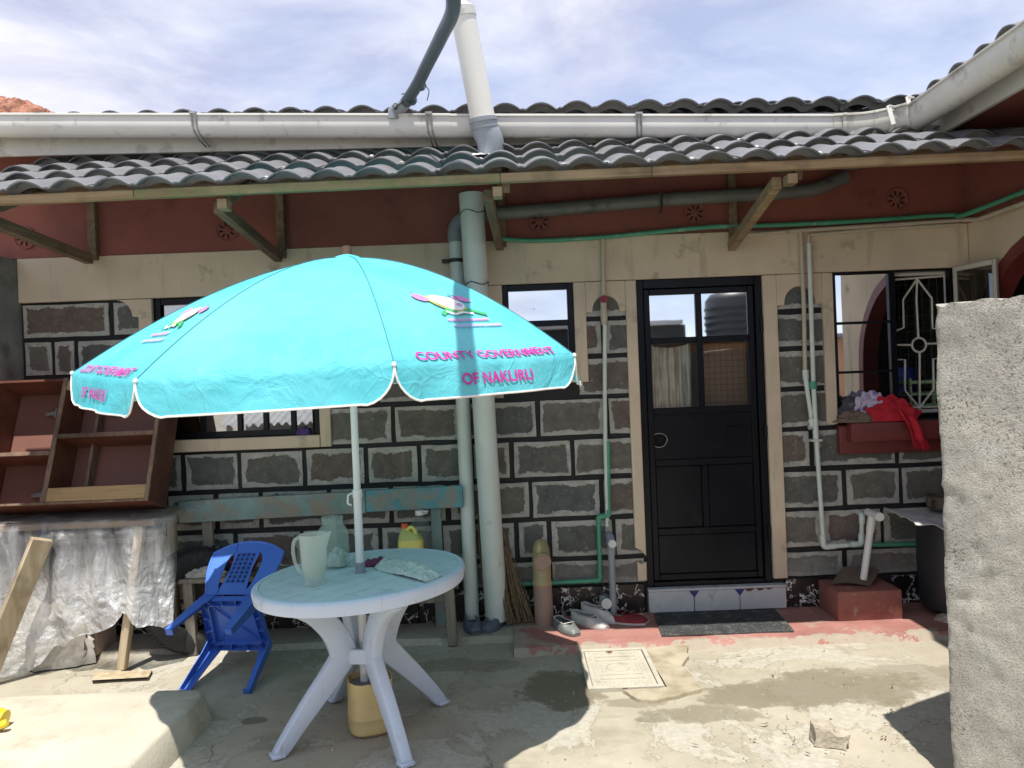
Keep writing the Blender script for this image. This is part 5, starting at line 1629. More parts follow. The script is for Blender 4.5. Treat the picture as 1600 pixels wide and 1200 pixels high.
for axis in (0, 1):
    for i in range(-4, 5):
        o_ = (i + .5) * 0.112
        if abs(o_) > TR - .07:
            continue
        L = math.sqrt((TR - .04) ** 2 - o_ * o_)
        nseg = 16
        for q in range(nseg):
            if axis == 1 and (q + i) % 3 == 0 or random.random() < .12:
                continue
            l0, l1 = -L + 2 * L * q / nseg, -L + 2 * L * (q + 1) / nseg
            def loc(l, o2):
                x, y = (l, o2) if axis == 0 else (o2, l)
                return V((TX + x * math.cos(ta) - y * math.sin(ta), TY + x * math.sin(ta) + y * math.cos(ta), TZ - .0008))
            sm.add([loc(l0, o_ - .0011), loc(l1, o_ - .0011), loc(l1, o_ + .0011), loc(l0, o_ + .0011)], [(0, 1, 2, 3)])
build('seam_lines', sm.xf(shear), MT['seam'], tab, smooth=0)
def sweep_plate(path, widths, th, sidev):
    """curved board: path of (r, z), thickness tangential."""
    vs, fs = [], []
    for i, ((r, z), w) in enumerate(zip(path, widths)):
        a, b = path[max(i - 1, 0)], path[min(i + 1, len(path) - 1)]
        tr, tz = b[0] - a[0], b[1] - a[1]
        l = math.hypot(tr, tz)
        nr, nz_ = -tz / l, tr / l
        for sg, tt in ((-1, -th), (1, -th), (1, th), (-1, th)):
            vs.append((r + nr * sg * w / 2, tt / 2, z + nz_ * sg * w / 2))
    m = len(path)
    for i in range(m - 1):
        for k_ in range(4):
            fs.append((i * 4 + k_, i * 4 + (k_ + 1) % 4, (i + 1) * 4 + (k_ + 1) % 4, (i + 1) * 4 + k_))
    fs.append((3, 2, 1, 0)); fs.append((m * 4 - 4, m * 4 - 3, m * 4 - 2, m * 4 - 1))
    return vs, fs
for an in (38, 124, 214, 304):
    a = rad(an)
    mb = MB()
    lower = [(x.x, x.z) for x in bez([(0.095, 0, .40), (0.15, 0, .335), (0.26, 0, .215), (0.36, 0, .10), (0.435, 0, .004)], 4)]
    up_ = [(x.x, x.z) for x in bez([(0.10, 0, .36), (0.115, 0, .44), (0.165, 0, .54), (0.26, 0, .64), (0.39, 0, .712)], 4)]
    nl_, nu_ = len(lower), len(up_)
    fl_ = sweep_plate(lower, [.128 - .068 * i / (nl_ - 1) for i in range(nl_)], .056, 0)
    fu_ = sweep_plate(up_, [.132 - .045 * abs(i / (nu_ - 1) - .0) for i in range(nu_)], .058, 0)
    for vs, fs in (fl_, fu_):
        mb.add([V((TX + p[0] * math.cos(a) - p[1] * math.sin(a), TY + p[0] * math.sin(a) + p[1] * math.cos(a), max(.003, p[2]))) for p in vs], fs)
    build('leg', mb.xf(shear), MT['white_plastic'], tab, bevel=0.009, seg=2, smooth=50)
    build('foot', MB().add([V((TX + p[0] * math.cos(a) - p[1] * math.sin(a), TY + p[0] * math.sin(a) + p[1] * math.cos(a), p[2])) for p in [(x, y, z) for z in (.001, .022) for x, y in ((.405, -.037), (.468, -.034), (.468, .034), (.405, .037))]],
                           [(3, 2, 1, 0), (4, 5, 6, 7), (0, 1, 5, 4), (1, 2, 6, 5), (2, 3, 7, 6), (3, 0, 4, 7)]).xf(shear), MT['white_plastic'], tab, bevel=0.006)
ctn = MB()
for an in (38, 124, 214, 304):
    a1, a2 = rad(an), rad(an + 90)
    p, q = V((TX + .10 * math.cos(a1), TY + .10 * math.sin(a1), .385)), V((TX + .10 * math.cos(a2), TY + .10 * math.sin(a2), .385))
    ctn.beam(p, q, 0.02, 0.072)
build('centre_ring', ctn.xf(shear), MT['white_plastic'], tab, bevel=0.004)

def tz_at(x):
    return TZ + 0.046 * (x - TX)
def on_table(px, py):
    x, z = ray(px, py)
    d = (TZ - EYE) / z
    for _ in range(4):
        d = (tz_at(x * d) - EYE) / z
    return V((x * d, d, tz_at(x * d)))
# jug
jp = on_table(492, 913)
jug = thing('water_jug', 'frosted plastic water jug with handle at the front left of the table', 'jug', jp)
def jshape(p):
    q = V(p)
    return q
prof = [(0, .004), (.050, .0), (.052, .006), (.047, .014), (.044, .026), (.048, .036), (.056, .07), (.060, .12), (.062, .17), (.063, .236)]
def spout(p):
    x, y, z = p
    h = max(0, (z - .17) / .066)
    if x > .02 and h > 0:
        f = h * h * math.exp(-(y / .022) ** 2)
        x += .024 * f; z += .010 * f
    return jp + V((x, y - .0, z + .001))
def inner(prof, t_):
    return [(max(0, r - t_), z + (t_ if i == 0 else 0)) for i, (r, z) in enumerate(prof)]
body = MB().lathe([(0, .002), (.049, .001), (.052, .006), (.047, .014), (.042, .026), (.047, .036), (.056, .07), (.060, .12), (.062, .17), (.064, .236), (.0605, .236), (.0585, .17), (.0565, .12), (.052, .07), (.043, .038), (0, .034)], n=36).xf(spout)
build('body', body, MT['jug'], jug)
build('handle', MB().tube(bez([jp + V((-.058, -.012, .225)), jp + V((-.083, -.018, .212)), jp + V((-.090, -.02, .16)), jp + V((-.078, -.018, .095)), jp + V((-.052, -.012, .055))], 6), 0.0085, 10), MT['jug'], jug)
build('water', MB().lathe([(0, .036), (.042, .040), (.051, .07), (.0545, .092), (0, .092)], jp, 30), MT['milky'], jug)
# jar
qp = on_table(522, 886)
jar = thing('plastic_jar', 'large clear wide mouthed jar holding a plastic bag behind the jug', 'jar', qp)
build('body', MB().lathe([(0, .002), (.068, .002), (.078, .012), (.080, .03), (.080, .165), (.072, .195), (.056, .215), (.052, .225), (.052, .256), (.056, .258), (.056, .252), (.049, .250), (.049, .222), (.070, .19), (.077, .165), (.077, .03), (0, .008)], qp, 36), MT['jar'], jar)
rg = MB()
for zz in (.060, .09, .12, .232, .246):
    rg.tube([qp + V(((.081 if zz < .2 else .0545) * math.cos(a * PI / 14), (.081 if zz < .2 else .0545) * math.sin(a * PI / 14), zz)) for a in range(29)], 0.0022, 5, caps=False)
build('moulded_rings', rg, MT['jar'], jar)
FOLD = 0.10
def lump(c, sx, sy, sz, seed, amp=.25, n=22, m=12, fsc=3.0, flat=True, ridge=True):
    mb = MB()
    def f(u, v):
        a, b = 2 * PI * u, PI / 2 * (1 - v) if flat else PI * (.5 - v)
        if flat:
            b = PI / 2 * v
        d_ = V((math.cos(a) * math.cos(b), math.sin(a) * math.cos(b), math.sin(b)))
        w = fz(d_, fsc * .8, seed, 2 if ridge else 4)
        if ridge:
            w = w * .6 + .45 * (abs(nz(d_, fsc * .9, seed + 3)) * 2 - .5)
        fa = V((math.sin(seed), math.cos(seed * 1.7), math.sin(seed * 2.3) * .6))
        r = 1 + amp * w + (FOLD if ridge else 0) * math.sin(13 * d_.dot(fa) + 6 * nz(d_, 1.5, seed + 9)) * (.55 + nz(d_, 2.0, seed))
        return V((c.x + d_.x * sx * r, c.y + d_.y * sy * r, c.z + max(0.0, d_.z * sz * r) if flat else c.z + d_.z * sz * r))
    mb.grid(f, n, m)
    return mb
build('crumpled_bag', lump(qp + V((.018, 0, .01)), .050, .045, .085, 5, .35), MT['sack'], jar)
# plum rag, towel
rp = on_table(590, 884)
build('rag', lump(rp + V((0, .02, .0)), .082, .042, .034, 8, .32, 40, 14, 3.4), MT['purple'], label='crumpled plum coloured rag behind the umbrella pole on the table', category='rag')
ta_, tb_, tc_, td_ = on_table(582, 886), on_table(665, 881), on_table(697, 903), on_table(662, 912)
def towel(u, v):
    bot = on_table(584, 889).lerp(on_table(664, 911), u)
    top_ = on_table(592, 884).lerp(on_table(694, 899), u)
    bot += V((0, -.012 * math.sin(PI * u), 0))
    p = bot.lerp(top_, v) + V((0, 0.03 * v * math.sin(PI * u * 1.7 + .3), 0))
    z = .022 + .018 * math.sin(PI * min(1, u * 1.1)) * (.4 + .6 * v) + .020 * fz((u * 3, v * 2, 0), 1.6, 4) + .014 * math.exp(-((u - .62) / .2) ** 2) * v
    e = min(u, 1 - u, v * .8, (1 - v) * .8) / .1
    z *= min(1, .35 + .65 * e)
    return V((p.x, p.y, p.z + z))
build('towel', MB().slab(towel, 44, 22, 0.010), MT['towel'], label='folded pale terry towel lying at the right of the table', category='towel')

# ------------------------------------------------------------------ bench by the wall
bf, bb = 4.80, 5.08
bl, br = at(284, 800, bb).x, at(724, 780, bb).x
bench = thing('bench', 'old wooden bench with a chipped blue back plank against the wall', 'bench', ((bl + br) / 2, 4.95, PZ))
z_a0, z_a1 = at(284, 800, bb - .03).z, at(572, 784, bb - .03).z
xj = at(572, 784, bb - .03).x
build('back_plank', MB().beam((bl, bb - .03, z_a0), (xj - .003, bb - .03, z_a1), 0.028, 0.150), MT['bench_fade'], bench, bevel=0.004)
build('back_plank', MB().beam((xj + .001, bb - .036, z_a1 + .006), (br, bb - .036, at(724, 776, bb - .03).z + .004), 0.028, 0.148), MT['bench_blue'], bench, bevel=0.004)
for px, m in ((327, 'timber_z'), (520, 'timber_z'), (684, 'bench_fade')):
    x = at(px, 830, bb).x
    build('back_post', MB().beam((x, bb, PZ - .012), (x - .01, bb, z_a0 + .03), 0.07, 0.032, V((0, 1, 0))), MT[m], bench, bevel=0.003)
SZ = 0.50
build('seat', MB().box((bl + .0, bf - .03, SZ - .03), (br - .02, bb - .03, SZ)), MT['timber_z'], bench, bevel=0.004)
for x in (at(297, 950, bf).x, at(560, 980, bf + .02).x, at(704, 970, bf).x):
    build('leg', MB().beam((x + .012, bf, 0.004), (x - .006, bf, SZ - .031), 0.062, 0.042, V((0, 1, 0))), MT['timber_z'], bench, bevel=0.003)
build('stretcher', MB().beam((bl + .12, bf + .035, .30), (br - .08, bf + .035, .31), 0.03, 0.075), MT['timber_z'], bench, bevel=0.003)
bo = MB()
for px, py in ((316, 787), (316, 808), (556, 785), (588, 780)):
    bo.lathe([(0, .008), (.007, .006), (.01, .0)], at(px, py, bb - .046), 10, Matrix.Rotation(PI / 2, 4, 'X'))
build('bolt', bo, MT['metal'], bench)
# things on the bench
jc = V((at(642, 850, 4.9).x, 4.90, SZ + .001))
can = thing('jerrycan', 'yellow jerrycan with an orange cap standing on the bench', 'jerrycan', jc)
def box_round(mb, c, sx, sy, prof, e=4.0, n=28):
    vs, fs = [], []
    m = len(prof)
    for k in range(n):
        a = 2 * PI * k / n
        f = (abs(math.cos(a)) ** e + abs(math.sin(a)) ** e) ** (-1 / e)
        for (s_, z, ox) in prof:
            vs.append(V((c.x + ox + sx * s_ * f * math.cos(a), c.y + sy * s_ * f * math.sin(a), c.z + z)))
    for k in range(n):
        for i in range(m - 1):
            fs.append((k * m + i, ((k + 1) % n) * m + i, ((k + 1) % n) * m + i + 1, k * m + i + 1))
    fs.append(tuple(k * m for k in range(n - 1, -1, -1)))
    fs.append(tuple(k * m + m - 1 for k in range(n)))
    return mb.add(vs, fs)
build('body', box_round(MB(), jc, .082, .062, [(.92, 0, 0), (1, .012, 0), (1, .155, 0), (.97, .175, 0)]), MT['yellow_can'], can)
build('shoulder', box_round(MB(), jc, .082, .062, [(.97, .1752, 0), (.85, .20, -.006), (.5, .228, -.024), (.24, .24, -.035), (.22, .252, -.037)]), MT['yellow_top'], can)
build('handle', MB().tube(bez([jc + V((-.02, -.01, .236)), jc + V((.005, -.015, .256)), jc + V((.03, -.018, .238)), jc + V((.042, -.02, .19)), jc + V((.06, -.02, .170))], 5), 0.013, 10), MT['yellow_can'], can)
build('cap', MB().tube([jc + V((-.037, 0, .25)), jc + V((-.037, 0, .278))], 0.023, 16), MT['orange_cap'], can)
bt = V((at(657, 850, 5.0).x, 5.0, SZ + .001))
bot = thing('plastic_bottle', 'clear plastic bottle with white handled cap behind the jerrycan', 'bottle', bt)
build('body', MB().lathe([(0, .004), (.07, .002), (.078, .02), (.078, .20), (.07, .24), (.04, .29), (.024, .305), (.024, .325)], bt, 24), MT['bottle'], bot)
build('cap', MB().tube([bt + V((0, 0, .315)), bt + V((0, 0, .345))], .028, 16).tube([bt + V((.0, 0, .318)), bt + V((.05, -.01, .328)), bt + V((.062, -.01, .338)), bt + V((.02, 0, .34))], .005, 6), MT['white_cap'], bot)
gb_ = V((at(316, 880, 4.93).x, 4.93, SZ + .001))
build('green_sack', lump(gb_ + V((0, 0, 0)), .10, .06, .12, 3, .35, 30, 14), MT['green_bag'], label='small green mesh bag on the left end of the bench', category='bag')
wb_ = V((at(318, 890, 4.84).x, 4.835, SZ + .001))
build('white_sack', lump(wb_, .15, .05, .055, 6, .45, 34, 12), MT['white_bag'], label='grubby white bag below the green bag on the bench', category='bag')
build('black_sack', lump(V((at(338, 880, 4.98).x, 4.985, SZ + .001)), .06, .05, .16, 9, .3, 26, 14), MT['black_bag'], label='black plastic bag beside the bench post', category='bag')
rb = V((at(383, 880, 4.9).x, 4.9, SZ + .001))
build('bowl', MB().lathe([(0, .004), (.05, .002), (.085, .06), (.10, .09), (.095, .09), (.08, .06), (.045, .008), (0, .01)], rb, 28), MT['red_bowl'], label='red plastic bowl on the bench behind the blue chair', category='bowl')
jk = V((at(700, 868, 4.92).x, 4.91, SZ + .001))
build('rope_bundle', MB().tube(bez([jk + V((.10 * math.cos(i * .9) * (1 - .02 * i), .045 * math.sin(i * .9), .012 + .05 * abs(math.sin(i * 1.7)))) for i in range(26)], 3), 0.006, 5), MT['grey_cloth'], label='tangle of dark rope on the right end of the bench', category='rope')

# ------------------------------------------------------------------ blue chair, tipped forward against the bench
ch = thing('plastic_chair', 'royal blue plastic chair tipped forward with its underside showing', 'chair', gnd(335, 1082))
TILT, YAW = rad(69), rad(-5)
CO = V((-1.725, 4.16, 0.012))
def chx(p):
    x, y, z = p[0] * .92, p[1] * .90, p[2] * .90
    yy_, zz_ = y * math.cos(TILT) + z * math.sin(TILT), -y * math.sin(TILT) + z * math.cos(TILT)
    return V((CO.x + x * math.cos(YAW) - yy_ * math.sin(YAW), CO.y + x * math.sin(YAW) + yy_ * math.cos(YAW), CO.z + zz_))
SW, SDp, SH = 0.205, 0.40, 0.425
def seatfn(u, v):
    w = SW * (1.0 - .10 * v)
    x = (2 * u - 1) * w
    y = -SDp * v
    e = max(abs(2 * u - 1), abs(2 * v - 1))
    return V((x, y, SH - .012 * (1 - e ** 2) - .02 * max(0, e - .9) * 4))
seat = build('seat', MB().slab(seatfn, 14, 14, 0.006).xf(chx), MT['blue_plastic'], ch)
sk = MB()
sq = [(-SW, 0), (SW, 0), (SW * .9, -SDp), (-SW * .9, -SDp)]
for (a, b) in zip(sq, sq[1:] + sq[:1]):
    sk.add([(a[0], a[1], SH - .004), (b[0], b[1], SH - .004), (b[0], b[1], SH - .05), (a[0], a[1], SH - .05)], [(0, 1, 2, 3)])
inn = [(x * .76, -SDp / 2 + (y + SDp / 2) * .76) for x, y in sq]
for (a, b) in zip(inn, inn[1:] + inn[:1]):
    sk.beam((a[0], a[1], SH - .026), (b[0], b[1], SH - .026), .005, .036)
for i in range(4):
    for f in (.1, .36, .64, .9):
        a = V((*sq[i], 0)).lerp(V((*sq[(i + 1) % 4], 0)), f); b = V((*inn[i], 0)).lerp(V((*inn[(i + 1) % 4], 0)), f)
        sk.beam((a.x, a.y, SH - .026), (b.x, b.y, SH - .026), .004, .036)
for a, b in ((inn[0], inn[2]), (inn[1], inn[3])):
    sk.beam((*a, SH - .02), (*b, SH - .02), .004, .014)
build('seat_ribs', sk.xf(chx), MT['blue_plastic'], ch, smooth=0)
def chan(pts, ws, dir_in, th=.006):
    """L-section leg along pts; ws flange widths; dir_in (sx, sy) the inward directions."""
    mb = MB()
    sx, sy = dir_in
    vs = []
    for p, w in zip(pts, ws):
        x, y, z = p
        vs += [(x, y, z), (x + sx * w, y, z), (x + sx * w, y + sy * th, z), (x + sx * th, y + sy * th, z), (x + sx * th, y + sy * w, z), (x, y + sy * w, z)]
    m = len(pts)
    fs = [(i * 6 + k_, i * 6 + (k_ + 1) % 6, (i + 1) * 6 + (k_ + 1) % 6, (i + 1) * 6 + k_) for i in range(m - 1) for k_ in range(6)]
    fs += [tuple(range(6)), tuple(range((m - 1) * 6, m * 6))]
    return mb.add(vs, fs)
for sx in (-1, 1):
    lg = chan([(sx * .207, .004, SH - .004), (sx * .212, .012, .30), (sx * .225, .02, .0)], [.085, .065, .045], (-sx, -1))
    lg.box((sx * .225 - (.045 if sx > 0 else 0), .02 - .045, 0), (sx * .225 + (0 if sx > 0 else .045), .02, .006))
    build('front_leg', lg.xf(chx), MT['blue_plastic'], ch, smooth=30)
    lg = chan([(sx * .187, -SDp - .002, SH + .02), (sx * .195, -SDp - .03, .30), (sx * .205, -SDp - .085, .0)], [.095, .070, .045], (-sx, 1))
    lg.box((sx * .205 - (.045 if sx > 0 else 0), -SDp - .085, 0), (sx * .205 + (0 if sx > 0 else .045), -SDp - .04, .006))
    build('rear_leg', lg.xf(chx), MT['blue_plastic'], ch, smooth=30)
# back with side slots
BH = 0.43
def outer_w(v):
    return .160 + .082 * math.sin(min(1, v * 1.15) * PI / 2) - (.0 if v < .86 else .0)
def topz(x):
    return BH - 1.15 * x * x * (1.0 if abs(x) < .2 else 1.15)
def slot(v):
    if v < .10 or v > .80:
        return 0.0
    tt = (v - .10) / .70
    return .060 * math.sin(PI * tt) ** .5 * (.50 + .50 * tt)
def splat(v):
    return .074 + .05 * abs(v - .50) ** 1.2
def backpt(x, v):
    zt = topz(x) if v > .0 else 0
    z = v * zt
    y = -SDp - .004 - .10 * v ** 1.2 - .035 * (1 - (x / .24) ** 2) * (0.4 + .6 * v)
    return V((x, y, SH + z))
bk = MB()
NV = 34
def strip(fa, fb, n_):
    bk.slab(lambda u, w: backpt(fa(w) + (fb(w) - fa(w)) * u, w), n_, NV, 0.007)
strip(lambda v: -outer_w(v), lambda v: -splat(v) - slot(v), 4)
strip(lambda v: -splat(v), lambda v: splat(v), 10)
strip(lambda v: splat(v) + slot(v), lambda v: outer_w(v), 4)
def cap_fill(sgn):
    for v0, v1 in ((0.0, .10), (.80, 1.0)):
        bk.slab(lambda u, w: backpt(sgn * (splat(v0 + (v1 - v0) * w) - .004 + .008 * u), v0 + (v1 - v0) * w), 1, 4, 0.007)
cap_fill(1); cap_fill(-1)
build('backrest', bk.xf(chx), MT['blue_plastic'], ch, smooth=50)
rim = MB()
rp_ = [backpt(-outer_w(v), v) for v in [i / 16 for i in range(17)]] + [backpt(x, 1.0) for x in [-.2 + .4 * i / 12 for i in range(13)]] + [backpt(outer_w(v), v) for v in [1 - i / 16 for i in range(17)]]
rim.tube([p + V((0, .006, 0)) for p in rp_], 0.010, 8)
build('back_rim', rim.xf(chx), MT['blue_plastic'], ch)
dsl = MB()
for r_ in range(7):
    for c_ in range(4):
        v0 = .19 + .083 * r_
        x0_ = -.068 + .034 * c_
        for (xa2, xb2) in ((x0_, x0_ + .026), (x0_ + .026, x0_)):
            a, b = backpt(xa2 + .004, v0 + .006), backpt(xb2 + .004, v0 + .076)
            a, b = a.lerp(b, .12), a.lerp(b, .88)
            dsl.beam(a + V((0, -.0072, 0)), b + V((0, -.0072, 0)), .004, .004)
build('slot_pattern', dsl.xf(chx), MT['blue_dark'], ch, smooth=0)

# ------------------------------------------------------------------ workbench, sheet, cabinet, tyre, planks at left
wb0 = thing('work_table', 'rough timber work table hidden under the clear plastic sheet', 'table', (-2.75, 4.85, 0))
build('table_top', MB().box((-3.35, 4.60, .88), (-2.24, 5.12, .915)), MT['timber'], wb0)
for x, y in ((-2.45, 4.555), (-3.3, 4.66), (-2.34, 5.05), (-3.3, 5.05)):
    build('leg', MB().beam((x, y, 0.022), (x + .12 if y < 4.6 else x, y + (.06 if y < 4.6 else 0), .88), .05, .05, V((0, 1, 0))), MT['plank_wood'], wb0, bevel=.003)
fb = gnd(190, 1057)
bd = MB().add([gnd(143, 1063, .002), gnd(232, 1058, .002), gnd(238, 1047, .002), gnd(150, 1050, .002), gnd(143, 1063, .024), gnd(232, 1058, .024), gnd(238, 1047, .024), gnd(150, 1050, .024)],
              [(3, 2, 1, 0), (4, 5, 6, 7), (0, 1, 5, 4), (1, 2, 6, 5), (2, 3, 7, 6), (3, 0, 4, 7)])
build('foot_board', bd, MT['plank_wood'], wb0, bevel=.003)
build('packing_box', MB().box((-3.12, 4.80, .02), (-2.74, 5.05, .52)), MT['box_pink'], bevel=.01, label='pinkish packing box under the clear plastic sheet', category='box')
build('bundle', lump(V((-2.98, 4.74, .01)), .27, .13, .40, 3, .3, 34, 14), MT['white_bag'], label='pale bundle on the ground under the plastic sheet', category='bundle')
# the draped sheet
def bot_z(u):
    ks = [(-.2, .02), (0.0, .10), (.10, .03), (.24, .012), (.32, .06), (.40, .18), (.55, .235), (.66, .275), (.76, .36), (.84, .28), (.92, .27), (1.0, .30), (1.2, .3)]
    for (a, za), (b, zb_) in zip(ks, ks[1:]):
        if a <= u <= b:
            tt = (u - a) / (b - a)
            tt = tt * tt * (3 - 2 * tt)
            return za + (zb_ - za) * tt
    return .3
def sheet(u, v):
    x = -3.36 + 1.27 * u
    fold = 0.040 * math.sin(u * 15 + 2.2 * math.sin(u * 6) + v * 1.2) + .020 * math.sin(u * 37 + 1.3 - v * 2)
    if v < .22:
        tt = v / .22
        y, z = 5.06 - (5.06 - 4.60) * tt, .925 + .03 * math.sin(PI * tt) + .010 * fz((u * 6, v * 8, 0), 1.2, 2)
    else:
        tt = (v - .22) / .78
        zb_ = bot_z(u) + .022 * fz((u * 9, 0, 0), 1.0, 5, 2) + (.012 * fz((u * 50, 0, 0), 1.0, 9, 2) if u > .72 else 0)
        z = .935 - (.935 - zb_) * tt
        y = 4.60 - .03 * math.sin(min(1, tt * 4) * PI / 2) - .05 * tt + fold * min(1, tt * 2.2)
        y += .028 * fz((x * 2.0, z * .8, 0), 1.6, 3, 2) * min(1, tt * 3)
        cz_ = max(0, min(1, (tt - .35) / .4))
        y += cz_ * (.020 * abs(fz((x * 5, z * 3, 1), 1.3, 7, 3)) + .010 * abs(fz((x * 13, z * 11, 4), 1.3, 2, 3)))
        y -= 0.055 * math.sin(PI * min(1, max(0, tt))) * math.exp(-((u - .45) / .25) ** 2) + .10 * max(0, tt - .55) * math.exp(-((u - .2) / .14) ** 2)
        z += .008 * fz((x * 7, z * 7, 2), 1.5, 8, 2) * tt
    if v < .22 and u > .86:
        z -= .05 * ((u - .86) / .14) ** 2
    if u > .90:
        w = (u - .90) / .10
        x = -3.36 + 1.27 * (.90 + .075 * math.sin(w * PI / 2)) - .03 * w * w
        y += .12 * w * w
    return V((x, y, z))
build('plastic_sheet', MB().grid(sheet, 150, 110), MT['sheet'], smooth=180, label='crumpled clear plastic sheet draped over the work table', category='plastic sheet')
# loose plank
build('plank', MB().beam(at(-24, 1062, 4.38), at(66, 842, 4.47), .115, .045, V((.75, -.65, 0))), MT['plank_wood'], bevel=.004, label='pale sawn plank leaning on the plastic sheet at far left', category='plank')
# wire at the far left
# cabinet
LEAN = rad(20.8)
cb0 = at(228, 787, 4.61)
cab = thing('cabinet', 'red brown wooden cabinet without doors leaning back on the work table', 'cabinet', cb0)
CX1 = at(232, 790, 4.61).x
CZ0 = 1.035
def cabx(p):     # (x, depth, height)
    x, dp_, h = p
    return V((CX1 + x, 4.61 + dp_ * math.cos(LEAN) + h * math.sin(LEAN), CZ0 + h * math.cos(LEAN) - dp_ * math.sin(LEAN) + .004 * x))
CH, CD, CW = .845, .25, 1.12
b_ = .018
def cpart(name, lo, hi, m):
    return build(name, MB().box(lo, hi).xf(cabx), MT[m], cab, bevel=.002)
cpart('side_panel', (-b_, 0.004, 0), (0, CD, CH), 'cab')
cpart('side_panel', (-CW, 0.004, 0), (-CW + b_, CD, CH), 'cab')
cpart('bottom_panel', (-CW + b_, 0.004, 0), (-b_, CD, b_), 'cab')
cpart('top_panel', (-CW + b_, 0.004, CH - b_), (-b_, CD, CH), 'cab')
cpart('back_panel', (-CW + b_, CD - .006, b_), (-b_, CD, CH - b_), 'cab_back')
MX = -.655
cpart('divider', (MX - b_ / 2, 0.004, b_), (MX + b_ / 2, CD - .006, CH - b_), 'cab')
cpart('edge_strip', (MX - .015, -.008, b_), (MX + .015, .0035, CH), 'cab_edge')
cpart('edge_strip', (-.026, -.008, 0), (0.0, .0035, CH), 'cab_edge')
cpart('edge_strip', (-CW + b_, -.008, 0.001), (-.027, .0035, b_ - .002), 'cab_edge')
cpart('shelf', (MX + b_ / 2, 0.012, .435), (-b_, CD - .006, .455), 'cab')
cpart('shelf_edge', (MX + .016, -.006, .43), (-.027, .0115, .458), 'cab_edge')
cpart('shelf', (-CW + b_, 0.012, .325), (MX - b_ / 2, CD - .006, .345), 'cab')
cpart('shelf_edge', (-CW + b_, -.006, .322), (MX - .016, .0115, .348), 'cab_edge')
cpart('rail', (MX + .016, -.006, b_), (-.027, .020, .105), 'cab_rail')
cpart('rail', (MX + .016, -.006, CH - .085), (-.027, .020, CH - b_ - .001), 'cab_rail')
cpart('batten', (MX + .14, CD - .085, b_), (MX + .16, CD - .0065, .434), 'cab_edge')
cpart('batten', (MX + .14, CD - .085, .456), (MX + .16, CD - .0065, CH - b_), 'cab_edge')
for (x, h) in ((MX + .18, .66), (MX - .20, .66), (MX - .19, .10)):
    hm = MB()
    hm.box((x, CD - .05, h), (x + .05, CD - .032, h + .03)); hm.box((x + .04, CD - .06, h - .02), (x + .052, CD - .007, h + .05)); hm.box((x - .03, CD - .045, h + .002), (x, CD - .028, h + .024))
    build('hinge', hm.xf(cabx), MT['metal'], cab, bevel=.002)

# tyre
tc = at(308, 935, 4.90)
tc.z = .335
tyr = thing('tyre', 'worn car tyre standing upright between the plastic sheet and the chair', 'tyre', (tc.x, tc.y, 0))
axis = V((.58, -.80, 0.05)).normalized()
zrot = V((0, 0, 1)).rotation_difference(axis).to_matrix().to_4x4()
prof = [(.19, -.075), (.215, -.092), (.27, -.104), (.315, -.095), (.328, -.080), (.333, -.05), (.326, -.047), (.326, -.037), (.334, -.034), (.335, -.006), (.327, -.004), (.327, .004), (.335, .006), (.334, .034), (.326, .037), (.326, .047), (.333, .05), (.328, .080), (.315, .095), (.27, .104), (.215, .092), (.19, .075), (.185, .06), (.24, .07), (.30, .06), (.31, 0), (.30, -.06), (.24, -.07), (.185, -.06), (.19, -.075)]
build('casing', MB().lathe(prof, tc, 64, zrot), MT['rubber'], tyr, smooth=30)
tb = MB()
for k in range(72):
    a = 2 * PI * k / 72
    for s_ in (-1, 1):
        p0 = zrot @ V((.3345 * math.cos(a), .3345 * math.sin(a), s_ * .052)); p1_ = zrot @ V((.325 * math.cos(a + .02), .325 * math.sin(a + .02), s_ * .088))
        tb.beam(tc + p0, tc + p1_, .017, .008, (p0.normalized()))
build('tread_lugs', tb, MT['rubber'], tyr, kind='stuff')

# ------------------------------------------------------------------ small things by the door
# red block with cardboard
rbm = MB().box((2.066, 4.85, PZ - .005), (2.487, 5.165, PZ + .19))
build('red_block', rbm, MT['red_block'], bevel=.010, seg=2, label='red painted cement block on the walkway right of the door', category='block')
def cbf(u, v):
    a, b = at(1298, 905, 4.99), at(1360, 917, 4.93)
    c, d_ = at(1316, 888, 5.12), at(1376, 909, 5.06)
    p = a.lerp(b, u).lerp(c.lerp(d_, u), v)
    p.z = PZ + .196 + .075 * v + .016 * math.sin(PI * u) + .010 * (1 - u)
    return p
build('cardboard', MB().slab(cbf, 8, 6, .005), MT['cardboard'], label='bent piece of brown cardboard lying on the red block', category='cardboard')
# barrel, sack and pot
bcx = 2.93
brl = thing('barrel', 'black plastic barrel on a stone behind the roughcast wall end', 'barrel', (bcx, 4.92, PZ))
bz = PZ + .05
build('drum', MB().lathe([(0, bz), (.25, bz), (.262, bz + .02), (.268, bz + .2), (.272, bz + .30), (.268, bz + .42), (.258, bz + .55), (.262, bz + .57), (.258, bz + .585), (0, bz + .585)], V((bcx, 4.92, 0)), 40), MT['barrel'], brl)
build('support_stone', lump(V((bcx - .10, 4.80, PZ)), .16, .10, .05, 4, .2, 18, 6, ridge=False), MT['stone'], label='flat stone propping the black barrel', category='stone')
def sackf(u, v):
    x = bcx - .46 + .72 * u
    y = 4.62 + .50 * v
    z = bz + .60 + .012 * fz((u * 4, v * 4, 0), 1.5, 5)
    e = max(0, .30 - u) / .30
    z += .035 * e * (1 - v * .3) - .0 + .015 * math.sin(u * 9) * (1 - v)
    f = max(0, .35 - v) / .35
    z -= .10 * f * math.exp(-((u - .52) / .25) ** 2) + .02 * f
    return V((x + .05 * v, y, z))
build('sack', MB().slab(sackf, 30, 20, .006), MT['sack'], label='flattened white woven sack lying over the black barrel', category='sack')
